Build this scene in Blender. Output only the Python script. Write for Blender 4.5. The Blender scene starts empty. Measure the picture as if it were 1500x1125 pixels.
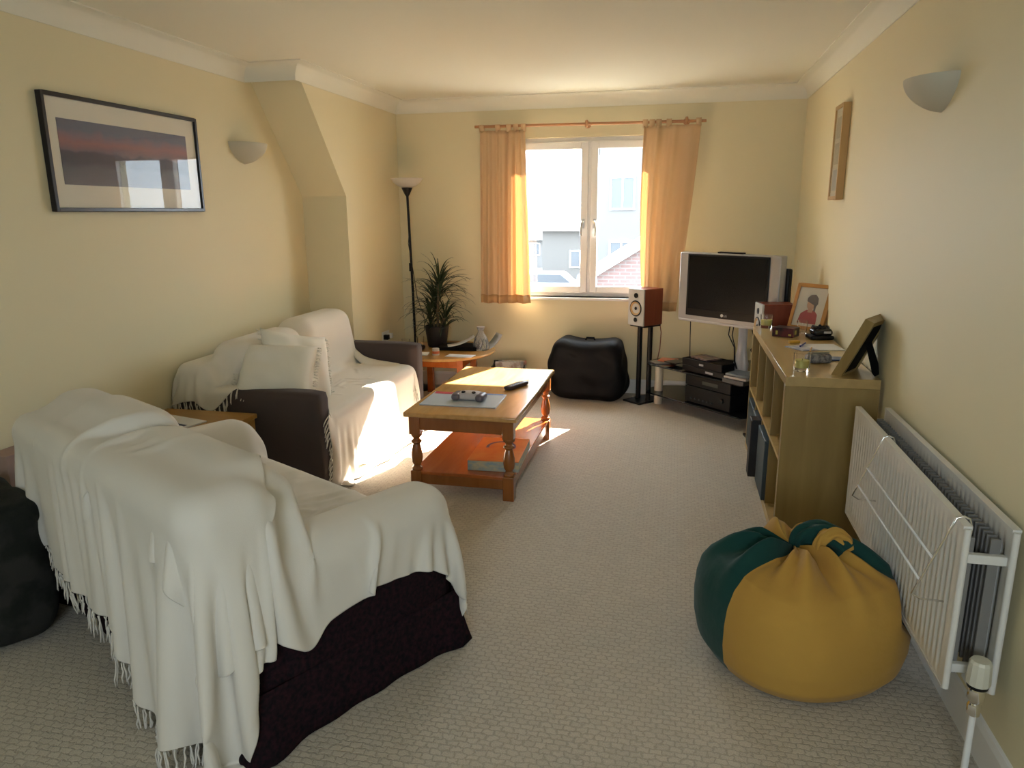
import bpy, bmesh, math, random
import numpy as np
from mathutils import Vector, Matrix
random.seed(7); np.random.seed(7)
scene = bpy.context.scene
COL = scene.collection
PI = math.pi

# ------------------------------------------------------------------ camera
YAW, PITCH, ROLL, CAMH = -0.223027, -0.232403, -0.007242, 1.4986
cy, sy = math.cos(YAW), math.sin(YAW)
Fw = Vector((sy*math.cos(PITCH), cy*math.cos(PITCH), math.sin(PITCH)))
Rt = Vector((cy, -sy, 0)); Up = Rt.cross(Fw)
Rt2 = math.cos(ROLL)*Rt + math.sin(ROLL)*Up; Up2 = -math.sin(ROLL)*Rt + math.cos(ROLL)*Up
cam = bpy.data.objects.new('camera', bpy.data.cameras.new('camera')); COL.objects.link(cam)
cam.matrix_world = Matrix(((Rt2.x, Up2.x, -Fw.x, 0), (Rt2.y, Up2.y, -Fw.y, 0), (Rt2.z, Up2.z, -Fw.z, CAMH), (0, 0, 0, 1)))
cam.data.sensor_width = 36; cam.data.lens = 36*1063.55/1500; cam.data.clip_start = 0.02; cam.data.clip_end = 500
scene.camera = cam
# ------------------------------------------------------------------ light
world = bpy.data.worlds.new('sky'); scene.world = world; world.use_nodes = True
wn = world.node_tree; wn.nodes.clear()
wo = wn.nodes.new('ShaderNodeOutputWorld'); wb = wn.nodes.new('ShaderNodeBackground')
wb.inputs[0].default_value = (0.77, 0.90, 1.0, 1); wb.inputs[1].default_value = 4.5
wn.links.new(wb.outputs[0], wo.inputs[0])
sun = bpy.data.objects.new('sun', bpy.data.lights.new('sun', 'SUN')); COL.objects.link(sun)
sun.data.energy = 24.0; sun.data.angle = math.radians(0.6); sun.data.color = (1.0, 0.93, 0.82)
sun.rotation_euler = Vector((-0.37, -1.0, -0.74)).to_track_quat('-Z', 'Y').to_euler()
def portal(loc, rot, sx, sy_):
    l = bpy.data.lights.new('window_portal', 'AREA'); l.shape = 'RECTANGLE'; l.size = sx; l.size_y = sy_
    l.cycles.is_portal = True
    o = bpy.data.objects.new('window_portal', l); o.location = loc; o.rotation_euler = rot; COL.objects.link(o)
portal((-0.725, 6.4, 1.44), (-PI/2, 0, 0), 1.29, 1.25)
portal((0.0, -1.75, 1.5), (PI/2, 0, 0), 1.0, 1.1)
scene.view_settings.view_transform = 'Standard'; scene.view_settings.look = 'None'
scene.view_settings.gamma = 1; scene.view_settings.use_curve_mapping = False
scene.view_settings.exposure = 1.77

# ------------------------------------------------------------------ room numbers
D, R, L, L2 = 6.0517, 0.8858, -2.6976, -2.3514
CEIL = 2.4; REAR = -1.6
WX0, WX1, WZ0, WZ1 = -1.37, -0.08, 0.80, 2.08     # window opening in the far wall

# ------------------------------------------------------------------ helpers
def lin(c):
    return tuple(((v/12.92) if v <= 0.04045 else ((v+0.055)/1.055)**2.4) for v in c)
def hexc(h):
    return lin(tuple(int(h[i:i+2], 16)/255 for i in (0, 2, 4)))
def mat(name, col, rough=0.6, metal=0.0, spec=0.5, noise=None, bump=None, sheen=0.0, transl=0.0, trans=0.0, ior=1.45, emit=None, coat=0.0):
    m = bpy.data.materials.new(name); m.use_nodes = True; nt = m.node_tree
    b = nt.nodes['Principled BSDF']
    c = hexc(col) if isinstance(col, str) else col
    b.inputs['Base Color'].default_value = (*c, 1); b.inputs['Roughness'].default_value = rough
    b.inputs['Metallic'].default_value = metal; b.inputs['Specular IOR Level'].default_value = spec
    b.inputs['Sheen Weight'].default_value = sheen; b.inputs['Transmission Weight'].default_value = trans
    b.inputs['IOR'].default_value = ior; b.inputs['Coat Weight'].default_value = coat
    if coat: b.inputs['Coat Roughness'].default_value = 0.15
    tc = nt.nodes.new('ShaderNodeTexCoord')
    if noise:   # (scale, second colour, contrast, stretch)
        sc, col2, con, st = noise
        c2 = hexc(col2) if isinstance(col2, str) else col2
        mp = nt.nodes.new('ShaderNodeMapping'); mp.inputs['Scale'].default_value = st
        nz = nt.nodes.new('ShaderNodeTexNoise'); nz.inputs['Scale'].default_value = sc; nz.inputs['Detail'].default_value = 5
        rp = nt.nodes.new('ShaderNodeValToRGB')
        rp.color_ramp.elements[0].position = 0.5-con; rp.color_ramp.elements[1].position = 0.5+con
        rp.color_ramp.elements[0].color = (*c, 1); rp.color_ramp.elements[1].color = (*c2, 1)
        nt.links.new(tc.outputs['Object'], mp.inputs[0]); nt.links.new(mp.outputs[0], nz.inputs[0])
        nt.links.new(nz.outputs[0], rp.inputs[0]); nt.links.new(rp.outputs[0], b.inputs['Base Color'])
    if bump:    # (scale, strength, distance)
        nz2 = nt.nodes.new('ShaderNodeTexNoise'); nz2.inputs['Scale'].default_value = bump[0]; nz2.inputs['Detail'].default_value = 4
        bp = nt.nodes.new('ShaderNodeBump'); bp.inputs['Strength'].default_value = bump[1]; bp.inputs['Distance'].default_value = bump[2]
        nt.links.new(tc.outputs['Object'], nz2.inputs[0]); nt.links.new(nz2.outputs[0], bp.inputs['Height'])
        nt.links.new(bp.outputs[0], b.inputs['Normal'])
    if transl:
        tr = nt.nodes.new('ShaderNodeBsdfTranslucent'); tr.inputs[0].default_value = (*c, 1)
        mx = nt.nodes.new('ShaderNodeMixShader'); mx.inputs[0].default_value = transl
        nt.links.new(b.outputs[0], mx.inputs[1]); nt.links.new(tr.outputs[0], mx.inputs[2])
        nt.links.new(mx.outputs[0], nt.nodes['Material Output'].inputs[0])
    return m
def pane_mat(name, tint=(1, 1, 1), refl=0.06, rough=0.0):
    m = bpy.data.materials.new(name); m.use_nodes = True; nt = m.node_tree; nt.nodes.clear()
    o = nt.nodes.new('ShaderNodeOutputMaterial'); t = nt.nodes.new('ShaderNodeBsdfTransparent'); g = nt.nodes.new('ShaderNodeBsdfGlossy')
    fr = nt.nodes.new('ShaderNodeFresnel'); fr.inputs[0].default_value = 1.45
    ad = nt.nodes.new('ShaderNodeMath'); ad.operation = 'MULTIPLY'; ad.inputs[1].default_value = refl/0.04
    ad.use_clamp = True
    ge = nt.nodes.new('ShaderNodeNewGeometry'); inv = nt.nodes.new('ShaderNodeMath'); inv.operation = 'SUBTRACT'; inv.inputs[0].default_value = 1
    m2 = nt.nodes.new('ShaderNodeMath'); m2.operation = 'MULTIPLY'
    nt.links.new(ge.outputs['Backfacing'], inv.inputs[1]); nt.links.new(inv.outputs[0], m2.inputs[0]); nt.links.new(ad.outputs[0], m2.inputs[1])
    t.inputs[0].default_value = (*tint, 1); g.inputs['Roughness'].default_value = rough
    mx = nt.nodes.new('ShaderNodeMixShader')
    nt.links.new(fr.outputs[0], ad.inputs[0]); nt.links.new(m2.outputs[0], mx.inputs[0])
    nt.links.new(t.outputs[0], mx.inputs[1]); nt.links.new(g.outputs[0], mx.inputs[2]); nt.links.new(mx.outputs[0], o.inputs[0])
    return m
def wood(name, c1, c2, axis='X', scale=6, rough=0.35, knots=None, coat=0.0, con=0.35):
    m = bpy.data.materials.new(name); m.use_nodes = True; nt = m.node_tree; b = nt.nodes['Principled BSDF']
    b.inputs['Roughness'].default_value = rough; b.inputs['Coat Weight'].default_value = coat; b.inputs['Coat Roughness'].default_value = 0.12
    tc = nt.nodes.new('ShaderNodeTexCoord'); mp = nt.nodes.new('ShaderNodeMapping')
    s = {'X': (0.12, 1, 1), 'Y': (1, 0.12, 1), 'Z': (1, 1, 0.12)}[axis]; mp.inputs['Scale'].default_value = s
    nz = nt.nodes.new('ShaderNodeTexNoise'); nz.inputs['Scale'].default_value = scale*6; nz.inputs['Detail'].default_value = 6
    nz.inputs['Distortion'].default_value = 0.6
    rp = nt.nodes.new('ShaderNodeValToRGB'); rp.color_ramp.elements[0].position = 0.5-con; rp.color_ramp.elements[1].position = 0.5+con
    rp.color_ramp.elements[0].color = (*hexc(c1), 1); rp.color_ramp.elements[1].color = (*hexc(c2), 1)
    nt.links.new(tc.outputs['Object'], mp.inputs[0]); nt.links.new(mp.outputs[0], nz.inputs[0]); nt.links.new(nz.outputs[0], rp.inputs[0])
    last = rp.outputs[0]
    if knots:
        vo = nt.nodes.new('ShaderNodeTexVoronoi'); vo.inputs['Scale'].default_value = 4.5
        r2 = nt.nodes.new('ShaderNodeValToRGB'); r2.color_ramp.elements[0].position = 0.05; r2.color_ramp.elements[1].position = 0.11
        r2.color_ramp.elements[0].color = (1, 1, 1, 1); r2.color_ramp.elements[1].color = (0, 0, 0, 1)
        mx = nt.nodes.new('ShaderNodeMixRGB'); mx.inputs[2].default_value = (*hexc(knots), 1)
        nt.links.new(tc.outputs['Object'], vo.inputs[0]); nt.links.new(vo.outputs['Distance'], r2.inputs[0])
        nt.links.new(r2.outputs[0], mx.inputs[0]); nt.links.new(last, mx.inputs[1]); last = mx.outputs[0]
    nt.links.new(last, b.inputs['Base Color'])
    return m

class MB:
    def __init__(s): s.v = []; s.f = []; s.m = []; s.mi = 0
    def add(s, vs, fs, M=None):
        n = len(s.v)
        for p in vs:
            p = Vector(p); s.v.append(tuple(M @ p) if M else tuple(p))
        for f in fs: s.f.append(tuple(i+n for i in f)); s.m.append(s.mi)
        return s
    def box(s, x0, x1, y0, y1, z0, z1, M=None):
        vs = [(x0, y0, z0), (x1, y0, z0), (x1, y1, z0), (x0, y1, z0), (x0, y0, z1), (x1, y0, z1), (x1, y1, z1), (x0, y1, z1)]
        return s.add(vs, [(3, 2, 1, 0), (4, 5, 6, 7), (0, 1, 5, 4), (1, 2, 6, 5), (2, 3, 7, 6), (3, 0, 4, 7)], M)
    def prism(s, pts, h0, h1, ax='z', M=None):
        def P(a, b, h): return {'z': (a, b, h), 'y': (a, h, b), 'x': (h, a, b)}[ax]
        n = len(pts); vs = [P(a, b, h0) for a, b in pts]+[P(a, b, h1) for a, b in pts]
        fs = [tuple(range(n))[::-1], tuple(range(n, 2*n))]+[(i, (i+1) % n, (i+1) % n+n, i+n) for i in range(n)]
        return s.add(vs, fs, M)
    def lathe(s, prof, seg=24, M=None, sx=1, sy=1, caps=True):
        vs = []; fs = []; k = len(prof)
        for i in range(seg):
            a = 2*PI*i/seg
            for r, z in prof: vs.append((r*math.cos(a)*sx, r*math.sin(a)*sy, z))
        for i in range(seg):
            j = (i+1) % seg
            for q in range(k-1): fs.append((i*k+q, j*k+q, j*k+q+1, i*k+q+1))
        if caps:
            if prof[0][0] > 1e-6: fs.append(tuple(i*k for i in range(seg))[::-1])
            if prof[-1][0] > 1e-6: fs.append(tuple(i*k+k-1 for i in range(seg)))
        return s.add(vs, fs, M)
    def tube(s, pts, r, seg=8, M=None):
        pts = [Vector(p) for p in pts]; rs = r if isinstance(r, (list, tuple)) else [r]*len(pts)
        vs = []; fs = []; n = len(pts); prev = None
        for i, p in enumerate(pts):
            t = (pts[min(i+1, n-1)]-pts[max(i-1, 0)]).normalized()
            if prev is None:
                u = t.orthogonal().normalized()
            else:
                u = (prev-t*prev.dot(t)).normalized()
            prev = u; w = t.cross(u)
            for k in range(seg):
                a = 2*PI*k/seg; vs.append(p+(u*math.cos(a)+w*math.sin(a))*rs[i])
        for i in range(n-1):
            for k in range(seg):
                l = (k+1) % seg; fs.append((i*seg+k, i*seg+l, (i+1)*seg+l, (i+1)*seg+k))
        fs.append(tuple(range(seg))[::-1]); fs.append(tuple((n-1)*seg+k for k in range(seg)))
        return s.add(vs, fs, M)
    def grid(s, P):
        n, m = len(P), len(P[0]); vs = [p for row in P for p in row]
        fs = [(i*m+j, i*m+j+1, (i+1)*m+j+1, (i+1)*m+j) for i in range(n-1) for j in range(m-1)]
        return s.add(vs, fs)
    def build(s, name, mats, parent=None, bevel=0, smooth=35, loc=None, rot=None, solid=0, sub=0, seg=2, off=0):
        me = bpy.data.meshes.new(name); me.from_pydata(s.v, [], s.f)
        if not isinstance(mats, (list, tuple)): mats = [mats]
        for m in mats: me.materials.append(m)
        if len(mats) > 1: me.polygons.foreach_set('material_index', s.m)
        me.update()
        bm = bmesh.new(); bm.from_mesh(me); bmesh.ops.remove_doubles(bm, verts=bm.verts, dist=1e-6)
        if not solid: bmesh.ops.recalc_face_normals(bm, faces=bm.faces)
        bm.to_mesh(me); bm.free()
        if smooth:
            me.polygons.foreach_set('use_smooth', [True]*len(me.polygons))
            if smooth < 180: me.set_sharp_from_angle(angle=math.radians(smooth))
        o = bpy.data.objects.new(name, me); COL.objects.link(o)
        if parent: o.parent = parent
        if loc: o.location = loc
        if rot: o.rotation_euler = rot
        if bevel:
            b = o.modifiers.new('bevel', 'BEVEL'); b.width = bevel; b.segments = seg; b.limit_method = 'ANGLE'; b.angle_limit = math.radians(40); b.harden_normals = False
        if solid:
            b = o.modifiers.new('solid', 'SOLIDIFY'); b.thickness = solid; b.offset = off
        if sub:
            b = o.modifiers.new('sub', 'SUBSURF'); b.levels = sub; b.render_levels = sub
        return o
def thing(name, label, cat, loc=(0, 0, 0), rz=0, group=None):
    o = bpy.data.objects.new(name, None); COL.objects.link(o); o.empty_display_size = .05
    o.location = loc; o.rotation_euler = (0, 0, rz); o['label'] = label; o['category'] = cat
    if group: o['group'] = group
    return o
def tag(o, label, cat, group=None):
    o['label'] = label; o['category'] = cat
    if group: o['group'] = group
    return o
def struct(o): o['kind'] = 'structure'; return o
def TR(x, y, z, rx=0, ry=0, rz=0):
    return Matrix.Translation((x, y, z)) @ Matrix.Rotation(rz, 4, 'Z') @ Matrix.Rotation(ry, 4, 'Y') @ Matrix.Rotation(rx, 4, 'X')

# ------------------------------------------------------------------ materials
M_wall = mat('wall_paint', (0.76, 0.685, 0.465), 0.55, spec=0.3, bump=(180, 0.08, 0.001))
M_ceil = mat('ceiling_paint', (0.80, 0.785, 0.68), 0.8, spec=0.2)
M_white = mat('white_gloss', (0.80, 0.80, 0.79), 0.3)
M_upvc = mat('white_upvc', (0.90, 0.90, 0.91), 0.3)
M_pane = pane_mat('window_pane')
M_throw = mat('cream_throw', (0.74, 0.70, 0.64), 0.95, spec=0.1, sheen=0.15, bump=(420, 0.25, 0.0012))
M_throw2 = mat('cream_throw_weave', (0.76, 0.71, 0.62), 0.95, spec=0.1, sheen=0.15, bump=(380, 0.35, 0.0015))
M_cush = mat('cushion_cotton', (0.80, 0.77, 0.68), 0.95, spec=0.1, bump=(300, 0.3, 0.0015))
M_sofa1 = mat('dark_patterned_cloth', (0.007, 0.007, 0.009), 0.95, spec=0.1, noise=(70, (0.026, 0.010, 0.014), 0.16, (1, 1, 1)), bump=(300, 0.3, 0.001))
M_sofa2 = mat('taupe_cloth', (0.085, 0.065, 0.060), 0.95, spec=0.1, sheen=0.1, bump=(500, 0.4, 0.001))
M_curtain = mat('apricot_curtain', (0.78, 0.57, 0.35), 0.9, spec=0.1, transl=0.30, bump=(500, 0.1, 0.001))
M_pine = wood('varnished_pine', 'b98648', 'd2a263', 'Y', 5, 0.22, knots='6b3c16', coat=0.5)
M_pineleg = wood('varnished_pine_leg', '84491c', '9c602c', 'Z', 5, 0.25, coat=0.4)
M_pinered = wood('orange_pine', 'a3501e', 'bc6a2c', 'Y', 4, 0.25, knots='5a2a10', coat=0.4)
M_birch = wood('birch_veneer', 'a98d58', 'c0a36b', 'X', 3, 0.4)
M_birchshade = wood('birch_veneer_shaded', '80683a', 'a18852', 'Z', 2.5, 0.4)  # same birch, darkened in the colour for shaded upright faces
M_black = mat('black_plastic', (0.008, 0.008, 0.009), 0.35, spec=.3)
M_blackm = mat('black_matt', (0.006, 0.006, 0.007), 0.8, spec=.15)
M_metal = mat('brushed_metal', (0.6, 0.6, 0.6), 0.3, metal=1)
M_chrome = mat('chrome', (0.8, 0.8, 0.8), 0.12, metal=1)
M_silver = mat('silver_plastic', (0.50, 0.50, 0.52), 0.35, metal=0.2)
M_glass = mat('clear_glass', (1, 1, 1), 0.02, trans=1.0, ior=1.45)
M_wax = mat('yellow_wax', (0.72, 0.66, 0.20), 0.5)
M_paper = mat('paper', (0.75, 0.75, 0.76), 0.7)
M_rad = mat('radiator_enamel', (0.72, 0.70, 0.66), 0.3)

# ------------------------------------------------------------------ room shell
# carpet with a woven loop pattern
def carpet():
    m = bpy.data.materials.new('loop_carpet'); m.use_nodes = True; nt = m.node_tree; b = nt.nodes['Principled BSDF']
    b.inputs['Roughness'].default_value = 0.95; b.inputs['Specular IOR Level'].default_value = 0.1; b.inputs['Sheen Weight'].default_value = 0.35
    tc = nt.nodes.new('ShaderNodeTexCoord'); mp = nt.nodes.new('ShaderNodeMapping')
    nzw = nt.nodes.new('ShaderNodeTexNoise'); nzw.inputs['Scale'].default_value = 60
    nt.links.new(tc.outputs['Object'], mp.inputs[0])
    wv = nt.nodes.new('ShaderNodeMixRGB'); wv.blend_type = 'LINEAR_LIGHT'; wv.inputs[0].default_value = 0.011
    nt.links.new(mp.outputs[0], nzw.inputs[0]); nt.links.new(mp.outputs[0], wv.inputs[1]); nt.links.new(nzw.outputs['Color'], wv.inputs[2])
    br = nt.nodes.new('ShaderNodeTexBrick'); br.inputs['Scale'].default_value = 1
    br.inputs['Brick Width'].default_value = 0.036; br.inputs['Row Height'].default_value = 0.022
    br.inputs['Mortar Size'].default_value = 0.0045; br.inputs['Mortar Smooth'].default_value = 1.0
    br.inputs['Color1'].default_value = (0.50, 0.44, 0.355, 1); br.inputs['Color2'].default_value = (0.55, 0.485, 0.395, 1)
    br.inputs['Mortar'].default_value = (0.415, 0.36, 0.285, 1)
    nt.links.new(wv.outputs[0], br.inputs[0])
    nz = nt.nodes.new('ShaderNodeTexNoise'); nz.inputs['Scale'].default_value = 260
    nt.links.new(tc.outputs['Object'], nz.inputs[0])
    mx = nt.nodes.new('ShaderNodeMixRGB'); mx.blend_type = 'OVERLAY'; mx.inputs[0].default_value = 0.35
    nt.links.new(br.outputs[0], mx.inputs[1]); nt.links.new(nz.outputs[0], mx.inputs[2]); nt.links.new(mx.outputs[0], b.inputs['Base Color'])
    bu = nt.nodes.new('ShaderNodeBump'); bu.invert = True; bu.inputs['Strength'].default_value = 0.45; bu.inputs['Distance'].default_value = 0.004
    nt.links.new(br.outputs['Fac'], bu.inputs['Height'])
    bu2 = nt.nodes.new('ShaderNodeBump'); bu2.inputs['Strength'].default_value = 0.4; bu2.inputs['Distance'].default_value = 0.002
    nt.links.new(nz.outputs[0], bu2.inputs['Height']); nt.links.new(bu.outputs[0], bu2.inputs['Normal']); nt.links.new(bu2.outputs[0], b.inputs['Normal'])
    return m
M_carpet = carpet()
struct(MB().box(L-.1, R+.1, REAR-.1, D+.0, -0.1, 0).build('floor', M_carpet, smooth=0))
struct(MB().box(L-.3, R+.3, REAR-.2, D+.35, CEIL, CEIL+.15).build('ceiling', M_ceil, smooth=0))
struct(MB().box(R, R+.25, REAR-.2, D+.35, -.1, CEIL).build('wall_right', M_wall, smooth=0))
struct(MB().box(L-.25, L, REAR-.2, D+.35, -.1, CEIL).build('wall_left', M_wall, smooth=0))
w = MB()
w.box(L, WX0, D, D+.3, -.1, CEIL); w.box(WX1, R, D, D+.3, -.1, CEIL)
w.box(WX0, WX1, D, D+.3, -.1, WZ0); w.box(WX0, WX1, D, D+.3, WZ1, CEIL)
struct(w.build('wall_back', M_wall, smooth=0))
w = MB(); a0, a1, b0, b1 = -0.5, 0.5, 0.95, 2.05
w.box(L, a0, REAR-.15, REAR, -.1, CEIL); w.box(a1, R, REAR-.15, REAR, -.1, CEIL)
w.box(a0, a1, REAR-.15, REAR, -.1, b0); w.box(a0, a1, REAR-.15, REAR, b1, CEIL)
struct(w.build('wall_front', M_wall, smooth=0))
# bulkhead jutting from the left wall, its lower part stepping back
struct(MB().prism([(4.378, CEIL), (5.008, 1.62), (5.008, -.1), (D, -.1), (D, CEIL)], L-.02, L2, 'x').build('wall_bulkhead', M_wall, smooth=0))
# cornice: concave quarter curve swept along the wall heads
def cove_prof(n=8, c=.10):
    P = [(0, CEIL-c), (0.006, CEIL-c)]
    for i in range(n+1):
        a = PI/2*i/n; P.append((0.006+(c-.012)*(1-math.cos(a)), CEIL-c+.006+(c-.012)*math.sin(a)))
    P += [(c, CEIL-.006), (c, CEIL)]
    return P
def cove(path, name):
    pr = cove_prof(); rows = []
    n = len(path)
    for i, (x, y) in enumerate(path):
        p = Vector((x, y))
        d0 = (p-Vector(path[i-1])).normalized() if i else None
        d1 = (Vector(path[i+1])-p).normalized() if i < n-1 else None
        n0 = Vector((d0.y, -d0.x)) if d0 else None; n1 = Vector((d1.y, -d1.x)) if d1 else None
        if n0 and n1: nn = (n0+n1)/(1+n0.dot(n1))
        else: nn = n0 or n1
        rows.append([(x+nn.x*a, y+nn.y*a, z) for a, z in pr])
    o = MB().grid(rows).build(name, M_ceil, smooth=30); struct(o)
cove([(L, REAR), (L, 4.378), (L2, 4.378), (L2, D), (R, D), (R, REAR)], 'trim_1')
# skirting boards
def skirt(name, pts, ax='y'): pass
sk = MB(); pr = [(0, 0), (.016, 0), (.016, .10), (.010, .118), (0, .12)]
struct(MB().prism([(D-a, z) for a, z in pr], L2, R, 'x').build('baseboard_back', M_white, smooth=0))
struct(MB().prism([(R-a, z) for a, z in pr], REAR, D, 'y').build('baseboard_right', M_white, smooth=0))
struct(MB().prism([(L+a, z) for a, z in pr], REAR, 5.0, 'y').build('baseboard_left', M_white, smooth=0))
# window
WY = 6.11
win = bpy.data.objects.new('window_1', None); COL.objects.link(win); win.location = ((WX0+WX1)/2, WY, 1.44); struct(win)
ox, oz = (WX0+WX1)/2, 1.44
def frame_rect(x0, x1, z0, z1, t, y0, y1):
    m = MB(); m.box(x0, x0+t, y0, y1, z0, z1); m.box(x1-t, x1, y0, y1, z0, z1)
    m.box(x0+t, x1-t, y0, y1, z0, z0+t); m.box(x0+t, x1-t, y0, y1, z1-t, z1); return m
hw, zz0, zz1 = (WX1-WX0)/2, WZ0-oz, WZ1-oz
fr = frame_rect(-hw, hw, zz0, zz1, .045, 0, .07); fr.box(-.018, .018, 0, .07, zz0+.04, zz1-.04)
fo = fr.build('window_frame', M_upvc, win, bevel=.005)
for sgn in (-1, 1):
    xa, xb = (-hw+.035, -.012) if sgn < 0 else (.012, hw-.035)
    c = frame_rect(xa, xb, zz0+.035, zz1-.035, .055, -.02, .05).build('casement', M_upvc, win, bevel=.006)
    MB().box(xa+.05, xb-.05, .015, .02, zz0+.085, zz1-.085).build('pane', M_pane, c, smooth=0)
    hx = sgn*.047
    h = MB(); h.box(hx-.011, hx+.011, -.03, -.018, -.075, .0)
    pts = [(hx, -.03, -.02), (hx, -.055, -.02), (hx+sgn*.006, -.062, -.03), (hx+sgn*.012, -.06, -.06), (hx+sgn*.014, -.055, -.10), (hx+sgn*.012, -.058, -.135)]
    h.tube(pts, [.009, .010, .010, .009, .008, .009], 8)
    h.build('window_handle', M_metal, c)
struct(MB().box(WX0-.05, WX1+.05, D-.035, WY+.01, WZ0-.022, WZ0).build('trim_2', M_white, bevel=.006))
# rear window (behind the camera) that also lights the room
win2 = bpy.data.objects.new('window_2', None); COL.objects.link(win2); win2.location = (0.0, REAR-.1, 1.5); struct(win2)
frame_rect(-.5, .5, -.55, .55, .05, -.03, .03).build('window_frame', M_upvc, win2, bevel=.005)
MB().box(-.46, .46, -.003, .003, -.51, .51).build('pane', M_pane, win2, smooth=0)

# ------------------------------------------------------------------ outside
M_ground = mat('tarmac', (0.13, 0.13, 0.13), 0.9, noise=(3, (0.16, 0.16, 0.16), 0.3, (1, 1, 1)))
struct(MB().box(-60, 60, D+.5, 120, -3.2, -3.0).build('ground', M_ground, smooth=0))
def brick(name, c1, c2, mo, s=1):
    m = bpy.data.materials.new(name); m.use_nodes = True; nt = m.node_tree; b = nt.nodes['Principled BSDF']; b.inputs['Roughness'].default_value = .9
    tc = nt.nodes.new('ShaderNodeTexCoord'); mp = nt.nodes.new('ShaderNodeMapping'); mp.inputs['Rotation'].default_value = (PI/2, 0, 0)
    br = nt.nodes.new('ShaderNodeTexBrick'); br.inputs['Scale'].default_value = s; br.inputs['Brick Width'].default_value = .225; br.inputs['Row Height'].default_value = .075
    br.inputs['Mortar Size'].default_value = .01
    br.inputs['Color1'].default_value = (*c1, 1); br.inputs['Color2'].default_value = (*c2, 1); br.inputs['Mortar'].default_value = (*mo, 1)
    nt.links.new(tc.outputs['Object'], mp.inputs[0]); nt.links.new(mp.outputs[0], br.inputs[0]); nt.links.new(br.outputs[0], b.inputs['Base Color'])
    return m
M_brick = brick('red_brick', (0.135, 0.085, 0.08), (0.115, 0.07, 0.065), (0.13, 0.12, 0.12))  # outdoor colours kept dim and close together to stand in for haze
M_brick2 = brick('brown_brick', (0.105, 0.10, 0.095), (0.10, 0.095, 0.09), (0.115, 0.11, 0.105))
M_render = mat('pale_render', (0.125, 0.122, 0.12), 0.9)
M_tile = mat('roof_tile', (0.095, 0.098, 0.11), 0.8, noise=(8, (0.11, 0.11, 0.12), 0.3, (1, 1, 6)))
M_dglass = mat('dark_house_glass', (0.07, 0.078, 0.09), 0.3)
def house(label, x0, x1, y0, y1, eave, ridge, wallm, gable='front', wins=(), chim=None):
    h = thing('house', label, 'house', ((x0+x1)/2, y0, -3.0)); cx = (x0+x1)/2; W = (x1-x0)/2; dp = y1-y0; e = eave+3; r = ridge+3
    if gable == 'front':
        MB().prism([(-W, 0), (W, 0), (W, e), (0, r), (-W, e)], 0, dp, 'y').build('wall', wallm, h, smooth=0)
        k = (r-e)/W
        rf = MB(); t = .12; ov = .25
        for s in (-1, 1):
            rf.prism([(0, r+.02), (s*(W+ov), e-k*ov+.02), (s*(W+ov), e-k*ov+t+.02), (0, r+t+.02)], -.15, dp+.1, 'y')
        rf.build('roof', M_tile, h, smooth=0)
        bg = MB()
        for s in (-1, 1): bg.prism([(0, r-.12), (s*(W+ov), e-k*ov-.12), (s*(W+ov), e-k*ov+.06), (0, r+.06)], -.2, -.14, 'y')
        bg.build('verge_board', M_white, h, smooth=0)
    else:
        MB().box(-W, W, 0, dp, 0, e).build('wall', wallm, h, smooth=0)
        MB().prism([(-.3, e-.1), (dp/2, r), (dp+.3, e-.1), (dp+.3, e), (dp/2, r+.14), (-.3, e)], -W-.2, W+.2, 'x').build('roof', M_tile, h, smooth=0)
        MB().box(-W-.2, W+.2, -.42, -.3, e-.15, e-.03).build('gutter', M_white, h, smooth=0)
        for s in (-1, 1): MB().prism([(0, e), (dp, e), (dp/2, r)], s*W-.05, s*W+.05, 'x').build('gable', wallm, h, smooth=0)
    for (wx, wz, ww, wh) in wins:
        wf = frame_rect(wx-ww/2, wx+ww/2, wz+3-wh/2, wz+3+wh/2, .07, -.06, .02); wf.box(wx-.03, wx+.03, -.05, .02, wz+3-wh/2, wz+3+wh/2)
        f = wf.build('window', M_upvc, h, smooth=0)
        MB().box(wx-ww/2+.05, wx+ww/2-.05, -.02, .01, wz+3-wh/2+.05, wz+3+wh/2-.05).build('pane', M_dglass, f, smooth=0)
    if chim:
        MB().box(chim[0]-.35, chim[0]+.35, dp*.4, dp*.4+.5, r-.8, r+.9).build('chimney', wallm, h, smooth=0)
    return h
house('red brick gable end with white verge boards close outside right pane', -1.75, 4.2, 15, 24, .25, 2.1, M_brick)
house('pale rendered house rising behind red brick gable in the right pane', -3.3, 4.6, 30, 38, 4.6, 7.4, M_render, 'side', [(-2.9, 2.2, 1.0, 1.3), (-2.9, -.3, 1.0, 1.3), (-1.3, 2.2, 1.0, 1.3)], (-1.2,))
house('brown house with long dark tiled roof seen through left pane', -8.4, -4.2, 46, 54, .5, 3.4, M_brick2, 'side', [(0.3, -1.4, 1.3, 1.1)])
house('far grey roofed house behind the parked car in left pane', -17, -9.5, 60, 68, -.6, 2.0, M_render, 'side', [(-1.5, -1.5, 1.2, 1.0), (1.5, -1.5, 1.2, 1.0)])
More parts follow.
